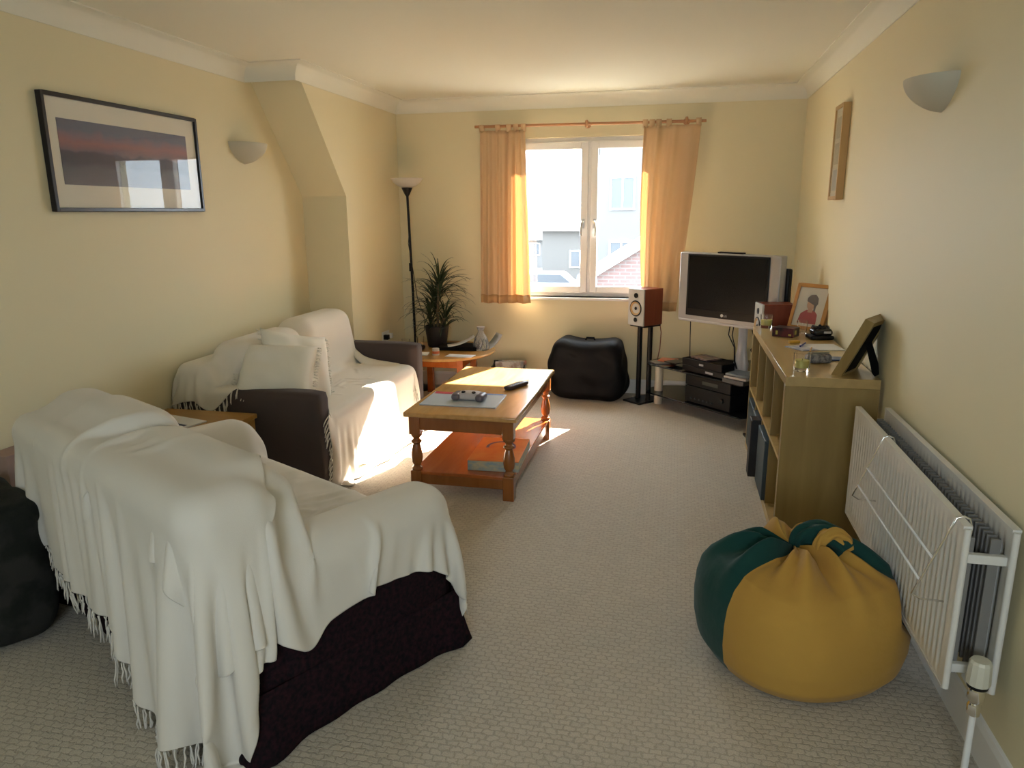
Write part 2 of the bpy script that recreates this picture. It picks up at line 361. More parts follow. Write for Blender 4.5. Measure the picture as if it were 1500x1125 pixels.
# parked car
cr = thing('car', 'pale car parked far below outside the left pane', 'car', (-6.3, 38, -3.0))
cb = MB(); cb.prism([(-2.0, .3), (2.0, .3), (2.05, .75), (1.3, .9), (-1.9, .92), (-2.05, .7)], -.85, .85, 'y')
cb.prism([(-1.7, .9), (1.1, .9), (.5, 1.42), (-1.2, 1.42)], -.75, .75, 'y'); cb.build('body', M_silver, cr, bevel=.06)
cg = MB(); cg.prism([(-1.5, .95), (.95, .95), (.45, 1.36), (-1.1, 1.36)], -.77, .77, 'y'); cg.build('window_band', M_dglass, cr)
for sx in (-1.25, 1.25):
    for sy_ in (-.8, .8): MB().lathe([(0, -.1), (.3, -.1), (.32, 0), (.3, .1), (0, .1)], 20, TR(sx, sy_, .32, PI/2)).build('wheel', M_blackm, cr)
# garden shrub
M_leafout = mat('shrub_leaf', (0.10, 0.13, 0.07), 0.8)
sh = MB(); rr = random.Random(3)
for i in range(900):
    a = rr.uniform(0, 2*PI); b = math.acos(rr.uniform(-.1, 1)); q = rr.uniform(.75, 1.05)
    p = Vector((1.6*q*math.sin(b)*math.cos(a), .9*q*math.sin(b)*math.sin(a), .05+1.1*q*math.cos(b)))
    sh.add([(-.09, 0, 0), (0, .03, .05), (.09, 0, 0), (0, -.03, -.04)], [(0, 1, 2, 3)], Matrix.Translation(p) @ Matrix.Rotation(a, 4, 'Z') @ Matrix.Rotation(rr.uniform(-1.4, 1.4), 4, 'X'))
sh.lathe([(0, .03), (1.3, .05), (1.4, .5), (.9, .95), (0, 1.05)], 16, sy=.55)
tag(sh.build('garden_shrub', M_leafout, loc=(-4.6, 27.0, -3.0)), 'low rounded shrub outside the left pane below the parked car', 'shrub')

# ------------------------------------------------------------------ cloth draping
def sd_boxes(P, boxes):
    best = np.full(P.shape[:-1], 1e9)
    for (x0, x1, y0, y1, z0, z1, r, shr) in boxes:
        y = P[..., 1]+shr*P[..., 2]
        qx = np.abs(P[..., 0]-(x0+x1)/2)-(x1-x0)/2+r; qy = np.abs(y-(y0+y1)/2)-(y1-y0)/2+r; qz = np.abs(P[..., 2]-(z0+z1)/2)-(z1-z0)/2+r
        o = np.sqrt(np.maximum(qx, 0)**2+np.maximum(qy, 0)**2+np.maximum(qz, 0)**2)
        best = np.minimum(best, o+np.minimum(np.maximum(np.maximum(qx, qy), qz), 0)-r)
    return best
def sd_grad(P, boxes):
    d = sd_boxes(P, boxes); e = .002; G = np.empty(P.shape)
    for k in range(3):
        Q = P.copy(); Q[..., k] += e; G[..., k] = sd_boxes(Q, boxes)-d
    G /= (np.linalg.norm(G, axis=-1, keepdims=True)+1e-9)
    return d, G
def drape(planx, plany, boxes, foot, spacing, thick=.006, steps=160, iters=6, slack=1.02, seed=1, rc=.06, blur=3, fric=.93, slack_i=None, wob=.004):
    """planx/plany: arrays (n,m) of sheet positions seen from above; beyond the footprint the sheet hangs down"""
    n, m = planx.shape; x0, x1, y0, y1 = foot
    cx = np.clip(planx, x0+rc, x1-rc); cyy = np.clip(plany, y0+rc, y1-rc)
    dx = planx-cx; dy = plany-cyy; dd = np.sqrt(dx*dx+dy*dy)+1e-9
    k = np.minimum(1, rc/dd); nx = cx+dx*k; ny = cyy+dy*k; out = np.maximum(dd-rc, 0)
    H = np.full((n, m), 0.0); z = 1.05; found = np.zeros((n, m), bool)
    qx = np.clip(planx, x0+.075, x1-.075); qy = np.clip(plany, y0+.065, y1-.065)
    while z > 0:
        P = np.stack([qx, qy, np.full((n, m), z)], -1); s = sd_boxes(P, boxes) < .012
        H = np.where(s & ~found, z, H); found |= s; z -= .006
    for _ in range(blur):
        Hp = np.pad(H, 1, mode='edge'); Hb = (Hp[:-2, 1:-1]+Hp[2:, 1:-1]+Hp[1:-1, :-2]+Hp[1:-1, 2:]+H)/5; H = np.maximum(Hb, H*.0+Hb)
    rng = np.random.RandomState(seed)
    ux, uy = dx/dd, dy/dd
    X = nx+ux*np.minimum(out*.12, .05); Y = ny+uy*np.minimum(out*.12, .05); Z = H-out
    low = .012-Z; fl = low > 0
    X = np.where(fl, X+ux*low, X); Y = np.where(fl, Y+uy*low, Y); Z = np.where(fl, .012, Z)
    P = np.stack([X, Y, Z], -1)
    def pl(di, dj, A):
        a = A[max(0, di):n+min(0, di) if di < 0 else n]; return a
    plan = np.stack([planx, plany], -1)
    def rest(s1, s2):
        l3 = np.linalg.norm(P[s1]-P[s2], axis=-1); l2 = np.linalg.norm(plan[s1]-plan[s2], axis=-1)
        return np.maximum(l3, l2)*slack
    S = slice; cons = []
    for a in (0, 1):
        s1, s2 = (S(a, n-1, 2), S(None)), (S(a+1, n, 2), S(None)); cons.append((s1, s2, 1.0))
        s1, s2 = (S(None), S(a, m-1, 2)), (S(None), S(a+1, m, 2)); cons.append((s1, s2, 1.0))
    for a in (0, 1):
        cons.append(((S(a, n-1, 2), S(0, m-1)), (S(a+1, n, 2), S(1, m)), .35))
        cons.append(((S(a, n-1, 2), S(1, m)), (S(a+1, n, 2), S(0, m-1)), .35))
    for a in (0, 1, 2, 3):
        if a < 2 or True:
            cons.append(((S(a, n-2, 4), S(None)), (S(a+2, n, 4), S(None)), .12))
            cons.append(((S(None), S(a, m-2, 4)), (S(None), S(a+2, m, 4)), .12))
    C = []
    for s1, s2, st in cons:
        A = P[s1]; B = P[s2]; q = min(A.shape[0], B.shape[0]); w_ = min(A.shape[1], B.shape[1])
        if q == 0 or w_ == 0: continue
        def cut(s, A):
            (sa, sb) = s
            ia = range(*sa.indices(n))[:q]; ib = range(*sb.indices(m))[:w_]
            return (S(ia.start, ia.stop, ia.step), S(ib.start, ib.stop, ib.step))
        t1, t2 = cut(s1, A), cut(s2, B); rl = rest(t1, t2)*(1.0 if st > .2 else .995)
        if slack_i is not None and t1[0] != t2[0]: rl = rl*(1+slack_i[t1[0]][:, None]*(1 if st > .9 else .6))
        C.append((t1, t2, rl, st))
    P += rng.normal(0, .0012, P.shape); prev = P.copy()
    nz = rng.normal(0, 1, (n//6+3, m//6+3, 3))
    gx = np.linspace(0, nz.shape[0]-1.001, n); gy = np.linspace(0, nz.shape[1]-1.001, m)
    i0 = gx.astype(int); j0 = gy.astype(int); fx = (gx-i0)[:, None, None]; fy = (gy-j0)[None, :, None]
    N_ = (nz[i0][:, j0]*(1-fx)*(1-fy)+nz[i0+1][:, j0]*fx*(1-fy)+nz[i0][:, j0+1]*(1-fx)*fy+nz[i0+1][:, j0+1]*fx*fy)
    P += N_*wob
    for it in range(steps):
        v = (P-prev)*.96; prev = P.copy(); P = P+v; P[..., 2] -= .0012
        for _ in range(iters):
            for t1, t2, r0, st in C:
                A = P[t1]; B = P[t2]; dl = B-A; ln = np.sqrt((dl*dl).sum(-1))+1e-9
                f = (ln-r0)/ln*.5*st
                if st < .2: f = np.minimum(f, 0)
                dl *= f[..., None]; P[t1] = A+dl; P[t2] = B-dl
        d, G = sd_grad(P, boxes); pen = np.maximum(thick-d, 0)
        P += G*pen[..., None]
        c = (d < thick+.002); dl = P-prev; nn = (dl*G).sum(-1, keepdims=True)*G; tg = dl-nn
        P = np.where(c[..., None], prev+nn+tg*(1-fric), P)
        f2 = P[..., 2] < .010; P[..., 2] = np.maximum(P[..., 2], .010)
        P[..., :2] = np.where(f2[..., None], prev[..., :2]*.8+P[..., :2]*.2, P[..., :2])
        if it > steps*.8: prev = prev*.5+P*.5
    return P
def cloth_object(P, name, m_, parent=None, thick=.004):
    o = MB().grid([[tuple(p) for p in row] for row in P]).build(name, m_, parent, smooth=180, solid=thick, sub=1)
    return o
def fringe_mb(P, edges, boxes, length=.07, every=2, r=.0022, seed=2, jitter=.3, down=.8, lo=.01):
    rng = random.Random(seed); mb = MB(); n, m = P.shape[:2]
    for e in edges:
        if e == 'i0': E = P[0]; I = P[2]
        elif e == 'i1': E = P[n-1]; I = P[n-3]
        elif e == 'j0': E = P[:, 0]; I = P[:, 2]
        else: E = P[:, m-1]; I = P[:, m-3]
        for k in range(0, len(E), every):
            for q in range(2):
                p = Vector(E[k])+Vector((rng.uniform(-.004, .004), rng.uniform(-.004, .004), 0)); t = (Vector(E[k])-Vector(I[k])).normalized()
                j = Vector((rng.uniform(-1, 1), rng.uniform(-1, 1), rng.uniform(-.3, .3)))*jitter
                d = (t*(1-down)+Vector((0, 0, -1))*down+j*.5).normalized(); ln = length*rng.uniform(.7, 1.15)
                pts = [p]
                for s in range(1, 5):
                    w_ = Vector((rng.uniform(-1, 1), rng.uniform(-1, 1), 0))*.004
                    pts.append(p+d*ln*s/4+w_+Vector((0, 0, -.012*(s/4)**2)))
                A = np.array([list(a) for a in pts])
                for _ in range(2):
                    dd, G = sd_grad(A, boxes); A += G*np.maximum(.006-dd, 0)[:, None]
                A[:, 2] = np.maximum(A[:, 2], lo)
                mb.tube([tuple(a) for a in A], [r, r*1.1, r*1.5, r*1.2, r*.8], 4)
    return mb
def box_cushion(x0, x1, y0, y1, z0, z1, r, n=8, M=None, puff=.0):
    """rounded box as one closed mesh"""
    bm = bmesh.new(); bmesh.ops.create_cube(bm, size=2)
    bmesh.ops.subdivide_edges(bm, edges=bm.edges, cuts=n, use_grid_fill=True)
    c = Vector(((x0+x1)/2, (y0+y1)/2, (z0+z1)/2)); h = Vector(((x1-x0)/2, (y1-y0)/2, (z1-z0)/2)); vs = []
    for v in bm.verts:
        p = Vector((v.co.x, v.co.y, v.co.z)); s = [math.copysign(abs(a)**.8, a) for a in p]
        q = Vector((s[0]*h.x, s[1]*h.y, s[2]*h.z)); i = Vector([max(-h[k]+r, min(h[k]-r, q[k])) for k in range(3)]); d = q-i
        if d.length > 1e-6: q = i+d.normalized()*r
        if puff:
            q.z += puff*(1 if p.z > 0 else 0)*(1-p.x**2)*(1-p.y**2)*abs(p.z)
        v.co = c+q
    bm.verts.index_update(); vs = [v.co.copy() for v in bm.verts]; fs = [tuple(v.index for v in f.verts) for f in bm.faces]; bm.free()
    return vs, fs

# ------------------------------------------------------------------ near sofa
s1 = thing('sofa', 'dark patterned two-seat sofa nearest the camera, mostly under cream throws', 'sofa', (-1.08, 1.53, 0), math.atan2(-.467, .883))
SH = .15
B1 = [(-1.42, -.02, .0, .24, .05, .79, .07, SH), (-1.40, -.73, .14, .34, .35, .85, .08, SH), (-.72, -.10, .14, .34, .35, .81, .08, SH),
      (-.21, 0.0, .06, .80, .05, .59, .09, 0), (-1.44, -1.22, .06, .80, .05, .59, .09, 0), (-1.25, -.19, .1, .82, .05, .43, .06, 0),
      (-1.43, -.01, .0, .80, .0, .38, .03, 0)]
def sheared(b, **k):
    vs, fs = box_cushion(*b[:6], b[6], **k); return [Vector((v.x, v.y-b[7]*v.z, v.z)) for v in vs], fs
for nm, idx in (('backrest', 0), ('back_cushion', 1), ('back_cushion', 2), ('armrest', 3), ('armrest', 4)):
    MB().add(*sheared(B1[idx])).build(nm, M_sofa1, s1, smooth=180)
MB().add(*box_cushion(-1.22, -.715, .15, .82, .28, .43, .05)).build('seat_cushion', M_sofa1, s1, smooth=180)
MB().add(*box_cushion(-.71, -.21, .15, .82, .28, .43, .05)).build('seat_cushion', M_sofa1, s1, smooth=180)
MB().add(*box_cushion(-1.42, -.01, .01, .79, .12, .36, .03)).build('base', M_sofa1, s1, smooth=180)
# skirt with box pleats at the corners, flaring to the floor
rows = []
per = []
X0, X1, Y0, Y1 = -1.425, .0, .0, .79
for i in range(56): per.append((X0+(X1-X0)*i/55, Y0, 0, -1))
for i in range(1, 32): per.append((X1, Y0+(Y1-Y0)*i/31, 1, 0))
for i in range(1, 56): per.append((X1-(X1-X0)*i/55, Y1, 0, 1))
for i in range(1, 31): per.append((X0, Y1-(Y1-Y0)*i/31, -1, 0))
for q in range(8):
    t = q/7; row = []
    for i, (x, y, ax, ay) in enumerate(per):
        dc = min(math.hypot(x-a, y-b) for a in (X0, X1) for b in (Y0, Y1))
        fl = (.010+.035*math.exp(-(dc/.10)**2))*t**1.5+.004*t*math.sin(i*.9)
        ddx = ax; ddy = ay
        if dc < .02: ddx = math.copysign(.7, x-(X0+X1)/2); ddy = math.copysign(.7, y-(Y0+Y1)/2)
        row.append((x+ddx*fl, y+ddy*fl, .20*(1-t)+.006))
    row.append(row[0]); rows.append(row)
MB().grid(rows).build('skirt', M_sofa1, s1, smooth=60, solid=.006)

sp = .019
U_, V_ = np.meshgrid(np.linspace(0, 1, 102), np.linspace(0, 1, 80), indexing='ij')
B_ = -.42+V_*(1.10+.42)
aR = np.interp(B_, [-.42, -.02, .13, .75, 1.1], [.29, .29, .18, .165, .17]); A_ = -1.72+(aR+1.72)*U_
B_ = np.maximum(B_, B_*0+1.10-(1.10-np.interp(A_, [-1.45, -1.02, -.80], [-.42, -.42, -.26]))*(1-V_)*1.0)
PA = drape(A_, B_, B1, (-1.45, .01, -.125, .81), sp, thick=.006, steps=150, iters=6, slack=1.06, seed=4, rc=.05, wob=.014)
nzs = np.sin(PA[..., 0]*19+PA[..., 1]*31+1.5*np.sin(PA[..., 0]*9))*np.sin(PA[..., 0]*7-PA[..., 1]*11)
seat_ = np.exp(-((PA[..., 2]-.44)/.03)**2)*(PA[..., 0] > -1.18)*(PA[..., 0] < -.24)*(PA[..., 1] > .25)*(PA[..., 1] < .78)
PA[..., 2] += seat_*(.007*np.maximum(nzs, 0)+.004*np.maximum(0, np.sin(PA[..., 0]*40-PA[..., 1]*16))**3)
tA = thing('throw', 'large cream cotton throw spread over seat and arms of the near sofa', 'throw', (-1.08, 1.53, 0), math.atan2(-.467, .883))
cloth_object(PA, 'cloth', M_throw, tA)
fA = fringe_mb(PA[:int((PA[:, 0, 0] < -1.05).sum())], ['j0'], B1, .07, 1, seed=5); fA2 = fringe_mb(PA, ['j1'], B1, .07, 1, seed=15); fA.add(fA2.v, fA2.f)
fA.build('fringe', M_throw, tA, smooth=180)['kind'] = 'stuff'
u = np.linspace(0, 1, 76); vv = np.linspace(0, 1, 62)
U_, V_ = np.meshgrid(u, vv, indexing='ij')
bx = -1.04+U_*(1.04+.33)
dropB = np.interp(bx, [-1.04, -.62, -.36, -.18, -.03, .37], [.33, .36, .50, .54, .38, .30]); topB = np.interp(bx, [-1.04, -.3, .0, .37], [.27, .24, .11, .09])
by = (-.12-dropB)*(1-V_)+topB*V_
sl = .30*np.exp(-((u-.13)/.07)**2)+.16*np.exp(-((u-.40)/.08)**2)+.05
PB = drape(bx, by, B1, (-1.46, .02, -.135, .82), sp, thick=.020, steps=170, iters=7, slack=1.04, seed=17, rc=.05, slack_i=sl, wob=.008)
tB = thing('throw', 'fringed pale throw folded over the back of the near sofa', 'throw', (-1.08, 1.53, 0), math.atan2(-.467, .883))
cloth_object(PB, 'cloth', M_throw, tB)
fringe_mb(PB, ['j0'], B1, .075, 1, seed=6).build('fringe', M_throw, tB, smooth=180)['kind'] = 'stuff'

# ------------------------------------------------------------------ far sofa (local = world axes, origin at its near front floor corner)
O2 = Vector((-1.80, 3.36, 0))
s2 = thing('sofa', 'taupe two-seat sofa against the left wall under a fringed cream throw', 'sofa', O2)
B2 = [(-.86, -.66, .02, 1.62, .05, .70, .05, 0), (-.74, -.48, .14, .81, .38, .80, .10, 0), (-.74, -.48, .83, 1.50, .38, .83, .10, 0),
      (-.86, .0, .0, .13, .06, .58, .035, 0), (-.86, .0, 1.50, 1.63, .06, .58, .035, 0), (-.60, .0, .12, 1.51, .08, .43, .05, 0)]
for nm, i in (('backrest', 0), ('back_cushion', 1), ('back_cushion', 2), ('armrest', 3), ('armrest', 4)):
    MB().add(*sheared(B2[i])).build(nm, M_sofa2, s2, smooth=180)
MB().add(*box_cushion(-.56, 0, .135, .81, .26, .43, .05)).build('seat_cushion', M_sofa2, s2, smooth=180)
MB().add(*box_cushion(-.56, 0, .82, 1.495, .26, .43, .05)).build('seat_cushion', M_sofa2, s2, smooth=180)
MB().box(-.84, -.02, .02, 1.61, .05, .28).build('base', M_sofa2, s2, bevel=.01)
for fx in (-.8, -.06):
    for fy in (.06, 1.56): MB().lathe([(.02, 0), (.028, .06)], 12, TR(fx, fy, 0)).build('foot', M_blackm, s2)
na, nb = 92, 98
U_, V_ = np.meshgrid(np.linspace(0, 1, na), np.linspace(0, 1, nb), indexing='ij')     # U along width (y), V from behind back to the floor in front
px = -.88-.05+V_*(.93+.44)
w0 = np.interp(px, [-.95, -.66, -.5, -.38, .5], [-.14, -.12, .0, .145, .10]); w1 = np.interp(px, [-.95, -.60, -.45, .0, .5], [1.56, 1.56, 1.54, 1.485, 1.52])
py = w0+(w1-w0)*U_
PC = drape(px, py, B2, (-.87, .02, -.01, 1.64), .016, thick=.006, steps=130, iters=5, slack=1.035, wob=.008, seed=12, rc=.04, blur=4, fric=.95)
tC = thing('throw', 'cream fringed throw covering back and seat of the far sofa', 'throw', O2)
cloth_object(PC, 'cloth', M_throw2, tC)
fringe_mb(PC, ['i0', 'i1'], B2, .06, 2, seed=8, down=.55).build('fringe', M_throw2, tC, smooth=180)['kind'] = 'stuff'
# cushions
def pillow(label, loc, rot, w_, h_, t_, seed):
    rng = np.random.RandomState(seed); n = 22; rowsT = []; rowsB = []
    for i in range(n+1):
        rt = []; rb = []
        for j in range(n+1):
            s, t = i/n*2-1, j/n*2-1
            pin = 1-.10*(abs(s)**2*(1-abs(t)**2)*0+abs(t)**2*0)
            ex = s*(1-.07*(1-t*t)*abs(s)); ey = t*(1-.07*(1-s*s)*abs(t))
            th = t_*((1-s**4)*(1-t**4))**.6
            wr = .006*math.sin(9*s+4*t+seed)*(1-s*s)*(1-t*t)+.008*math.sin(5*t-7*s*t+seed*2)*(1-s*s)*(1-t*t)
            rt.append((ex*w_/2, ey*h_/2, th/2+wr)); rb.append((ex*w_/2, ey*h_/2, -th/2+wr*.5))
        rowsT.append(rt); rowsB.append(rb)
    mb = MB(); mb.grid(rowsT); mb.grid([r[::-1] for r in rowsB])
    c = thing('cushion', label, 'cushion', loc); c.rotation_euler = rot
    mb.build('cover', M_cush, c, smooth=180)
    fb = MB(); rr = random.Random(seed)
    for k in range(110):
        t = rr.uniform(-1, 1); e = rr.choice([0, 1])
        p = (w_/2*(1 if e else -1)*.98, t*h_/2*.96, 0); d = 1 if e else -1
        fb.tube([p, (p[0]+d*.012, p[1]+rr.uniform(-.006, .006), rr.uniform(-.01, .01)), (p[0]+d*.024, p[1]+rr.uniform(-.01, .01), rr.uniform(-.012, .012))], .0022, 4)
    fb.build('fringe', M_cush, c, smooth=180)['kind'] = 'stuff'
    return c
pillow('plump cream cushion leaning upright on the far sofa back', (-2.16, 3.80, .615), (1.15, .25, 1.05), .44, .44, .19, 3)
pillow('cream fringed cushion lying in front of the other, over the near arm', (-2.15, 3.56, .64), (.80, .05, .30), .42, .36, .17, 5)

# ------------------------------------------------------------------ coffee table
ct = thing('coffee_table', 'varnished pine coffee table with turned legs and lower shelf', 'table', (-1.0805, 4.098, 0))
hx, hy = .309, .602
MB().box(-hx, hx, -hy, hy, .442, .47).build('tabletop', M_pine, ct, bevel=.008, seg=3)
prof = [(.0, .0)]
for sx in (-1, 1):
    for sy_ in (-1, 1):
        lx, ly = sx*(hx-.052), sy_*(hy-.052); m = MB()
        m.box(lx-.030, lx+.030, ly-.030, ly+.030, .34, .442); m.box(lx-.030, lx+.030, ly-.030, ly+.030, .0, .135)
        m.lathe([(.022, .13), (.031, .14), (.030, .15), (.020, .158), (.019, .165), (.028, .18), (.032, .205), (.030, .235), (.021, .275), (.018, .285), (.029, .292), (.030, .300), (.018, .308), (.019, .318), (.031, .330), (.034, .345)], 24, TR(lx, ly, 0))
        m.build('leg', M_pineleg, ct, bevel=.004)
for s in (-1, 1):
    MB().box(s*(hx-.045)-.009, s*(hx-.045)+.009, -hy+.08, hy-.08, .365, .442).build('apron', M_pineleg, ct, bevel=.002)
    MB().box(-hx+.08, hx-.08, s*(hy-.045)-.009, s*(hy-.045)+.009, .365, .442).build('apron', M_pineleg, ct, bevel=.002)
MB().box(-hx+.03, hx-.03, -hy+.03, hy-.03, .115, .135).build('lower_shelf', M_pinered, ct, bevel=.004)
ap = MB()
for s in (-1, 1): ap.box(s*(hx-.045)-.009, s*(hx-.045)+.009, -hy+.08, hy-.08, .06, .115); ap.box(-hx+.08, hx-.08, s*(hy-.045)-.009, s*(hy-.045)+.009, .06, .115)
ap.build('shelf_rail', M_pineleg, ct, bevel=.002)
# things on it
mt = thing('magazine', 'pale blue-grey magazine with red tab lying on pine coffee table', 'magazine', (-1.14, 3.80, .4705), .02)
MB().box(-.215, .215, -.145, .145, 0, .006).build('pages', mat('magazine_cover', (0.55, 0.60, 0.66), .35), mt, bevel=.001)
MB().box(-.205, -.10, .10, .1452, .0062, .0068).build('red_block', mat('magazine_red', (0.6, 0.04, 0.08), .35), mt, smooth=0)
MB().box(.10, .2, .12, .1452, .0062, .0068).build('blue_block', mat('magazine_blue', (0.1, 0.25, 0.6), .35), mt, smooth=0)
gp = thing('game_controller', 'silver and white game controller resting on the magazine', 'controller', (-1.105, 3.80, .478), -.05)
vs, fs = box_cushion(-.085, .085, -.04, .045, 0, .036, .017); MB().add([Vector((v.x, v.y-.10*abs(v.x)*0, v.z*(1+.25*math.cos(v.x*20)))) for v in vs], fs).build('body', mat('controller_shell', (0.55, 0.50, 0.50), .3), gp, smooth=180)
for s in (-1, 1): MB().add(*box_cushion(s*.07-.024, s*.07+.024, -.062, .04, .0, .040, .018)).build('grip', mat('controller_grip', (0.16, 0.13, 0.15), .4), gp, smooth=180)
MB().lathe([(.0, .0), (.012, .0), (.012, .01), (.009, .014), (0, .014)], 16, TR(-.03, -.02, .036)).build('thumb_stick', M_black, gp)
MB().lathe([(.0, .0), (.012, .0), (.012, .01), (.009, .014), (0, .014)], 16, TR(.03, -.02, .036)).build('thumb_stick', M_black, gp)
MB().box(-.02, .02, .0, .02, .040, .0435).build('screen_button', M_chrome, gp, bevel=.001)
rc_ = thing('remote_control', 'dark remote control lying on the sunlit end of coffee table', 'remote', (-.915, 4.155, .4705), -.42)
MB().add(*box_cushion(-.024, .024, -.10, .10, 0, .026, .011)).build('body', mat('remote_shell', (0.05, 0.035, 0.04), .35), rc_, smooth=180)
M_btn = mat('remote_button', (0.3, 0.28, 0.3), .5)
for i in range(3):
    for j in range(7): MB().box(-.016+i*.012, -.008+i*.012, -.075+j*.018, -.065+j*.018, .0255, .0275).build('button', M_btn, rc_, smooth=0)
gb = thing('board_game_box', 'orange and blue board game box on the lower shelf of coffee table', 'box', (-.935, 3.80, .1355), .05)
M_bo = mat('game_box_side', (0.30, 0.38, 0.42), .5, noise=(22, (0.55, 0.50, 0.32), .12, (1, 1, 3)))
M_bt = mat('game_box_top', (0.72, 0.22, 0.06), .4, noise=(9, (0.80, 0.34, 0.10), .15, (1, 1, 1)))
MB().box(-.14, .14, -.205, .205, 0, .056).build('box_side', M_bo, gb, bevel=.002)
MB().box(-.141, .141, -.206, .206, .056, .060).build('lid', M_bt, gb, bevel=.001)
rg = MB()
pts = [(.085*math.cos(t), .04+.10*math.sin(t), .061) for t in np.linspace(-.3, PI+.3, 20)]
for i in range(len(pts)-1):
    a1_, b1_ = Vector(pts[i]), Vector(pts[i+1]); k = .8
    c_ = Vector((0, .04, .061)); rg.add([a1_, b1_, c_+(b1_-c_)*k, c_+(a1_-c_)*k], [(0, 1, 2, 3)])
rg.build('printed_arc', mat('game_blue_print', (0.10, 0.12, 0.35), .4), gb, smooth=0)

# ------------------------------------------------------------------ corner table
st = thing('side_table', 'round pine side table in the far left corner holding the plant', 'table', (-1.83, 5.58, 0))
MB().lathe([(0, .385), (.40, .385), (.415, .392), (.42, .40), (.415, .41), (0, .41)], 56).build('tabletop', M_pine, st)
for k in range(4):
    an = PI/4+k*PI/2; MB().box(-.025, .025, -.025, .025, 0, .385, TR(.27*math.cos(an), .27*math.sin(an), 0)).build('leg', M_pinered, st, bevel=.003)
m = MB()
for k in range(4):
    m.box(-.18, .18, .185, .205, .30, .385, TR(0, 0, 0, 0, 0, k*PI/2))
m.build('apron', M_pinered, st, bevel=.002)
TT = .411
pl_ = thing('potted_plant', 'spiky dragon plant in a black pot on the corner table', 'plant', (-1.93, 5.70, TT))
MB().lathe([(0, 0), (.072, 0), (.078, .01), (.098, .16), (.100, .175), (.092, .178), (.088, .15), (0, .148)], 32).build('pot', mat('pot_black', (0.015, 0.015, 0.017), .4), pl_)
MB().lathe([(0, .145), (.086, .15), (.08, .155), (0, .16)], 24).build('soil', mat('soil', (0.03, 0.02, 0.015), .95), pl_)
stems = [((.01, .0), .52, .02), ((-.03, .02), .26, -.03), ((.035, -.01), .24, .04), ((0, .03), .36, -.01)]
sm = MB(); lf = MB(); rr = random.Random(21)
def leaf(p, az, el, ln, wd):
    P_ = []; d = Vector((math.cos(az)*math.cos(el), math.sin(az)*math.cos(el), math.sin(el))); side = Vector((-math.sin(az), math.cos(az), 0)); n = 9; q = Vector(p)
    droop = rr.uniform(.9, 2.0)
    e = el
    for i in range(n):
        t = i/(n-1); w_ = wd*(math.sin(PI*min(1, t*1.1+.12))**.6 if t < .85 else (1-t)/.15*.6)+.0004
        up = Vector((-math.sin(e)*math.cos(az), -math.sin(e)*math.sin(az), math.cos(e)))
        P_.append([tuple(q-side*w_+up*w_*.35), tuple(q), tuple(q+side*w_+up*w_*.35)])
        e -= droop/n*(t*1.6+.1); q = q+Vector((math.cos(az)*math.cos(e), math.sin(az)*math.cos(e), math.sin(e)))*ln/(n-1)
    lf.grid(P_)
for (sx, sy_), hh, bend in stems:
    pts = [(sx+bend*t*t, sy_, .15+(hh-.15)*t) for t in np.linspace(0, 1, 7)]
    sm.tube(pts, .010, 8)
    for k in range(62 if hh > .3 else 42):
        lvl = rr.uniform(-.12, .03); az = rr.uniform(0, 2*PI); el = .25+rr.random()*1.15 + lvl*2
        leaf((pts[-1][0], pts[-1][1], hh+lvl), az, el, rr.uniform(.22, .36) if hh > .3 else rr.uniform(.18, .28), rr.uniform(.005, .0085))
sm.build('stem', mat('plant_stem', (0.16, 0.12, 0.07), .8), pl_)
lo_ = lf.build('foliage', mat('plant_leaf', (0.030, 0.050, 0.022), .45, transl=.15), pl_, smooth=180)
# label jar, jug, papers, trays
jr = thing('small_jar', 'small white jar with an orange-red label on the corner table', 'jar', (-1.82, 5.33, TT))
MB().lathe([(0, 0), (.026, 0), (.028, .004), (.028, .052), (.024, .055), (0, .055)], 24).build('body', mat('jar_white', (0.6, 0.57, 0.5), .4), jr)
MB().lathe([(.0283, .014), (.0288, .015), (.0288, .033), (.0283, .034)], 24, caps=False).build('label', mat('jar_label', (0.65, 0.16, 0.06), .5), jr)
jg = thing('glass_carafe', 'patterned glass carafe on the right of the corner table', 'carafe', (-1.53, 5.62, TT))
MB().lathe([(0, 0), (.062, 0), (.068, .01), (.066, .05), (.050, .10), (.026, .14), (.022, .155), (.030, .175), (.034, .18), (.031, .18), (.020, .158), (.023, .14), (.046, .10), (.062, .05), (.063, .012), (0, .008)], 32).build('body', mat('carafe_glass', (0.85, 0.9, 0.95), .05, trans=.85), jg)
MB().lathe([(.020, .160), (.030, .178), (.034, .188), (0, .190)], 24).build('lid', M_silver, jg)
m = MB()
for k in range(9):
    an = k*2*PI/9
    m.tube([(.067*math.cos(an+t*.5)*(1-.25*t), .067*math.sin(an+t*.5)*(1-.25*t), .012+.08*t) for t in np.linspace(0, 1, 6)], .0035, 5)
m.build('painted_pattern', mat('carafe_ink', (0.05, 0.06, 0.09), .4), jg)
pk = MB()
for i in range(12):
    t0, t1 = i/11, 0
def sheet(name, label, loc, rz, w_, h_, curl, m_, tk=.0012):
    rows = []
    for i in range(10):
        t = i/9; rows.append([(-w_/2+w_*t, -h_/2, curl*t*t), (-w_/2+w_*t, h_/2, curl*t*t)])
    o = MB().grid(rows).build(name, m_, smooth=60, solid=tk, off=1, loc=loc, rot=(0, 0, rz)); return tag(o, label, 'paper')
tray = MB(); tray.box(-.16, .16, -.11, .11, 0, .03)
tag(tray.build('laptop', M_blackm, bevel=.004, loc=(-1.72, 5.64, TT), rot=(0, 0, .1)), 'flat black closed laptop lying on corner table beside the plant pot', 'laptop')
sheet('paper', 'curling white sheet of paper propped up on the black laptop', (-1.70, 5.62, TT+.032), .35, .22, .12, .075, M_paper)
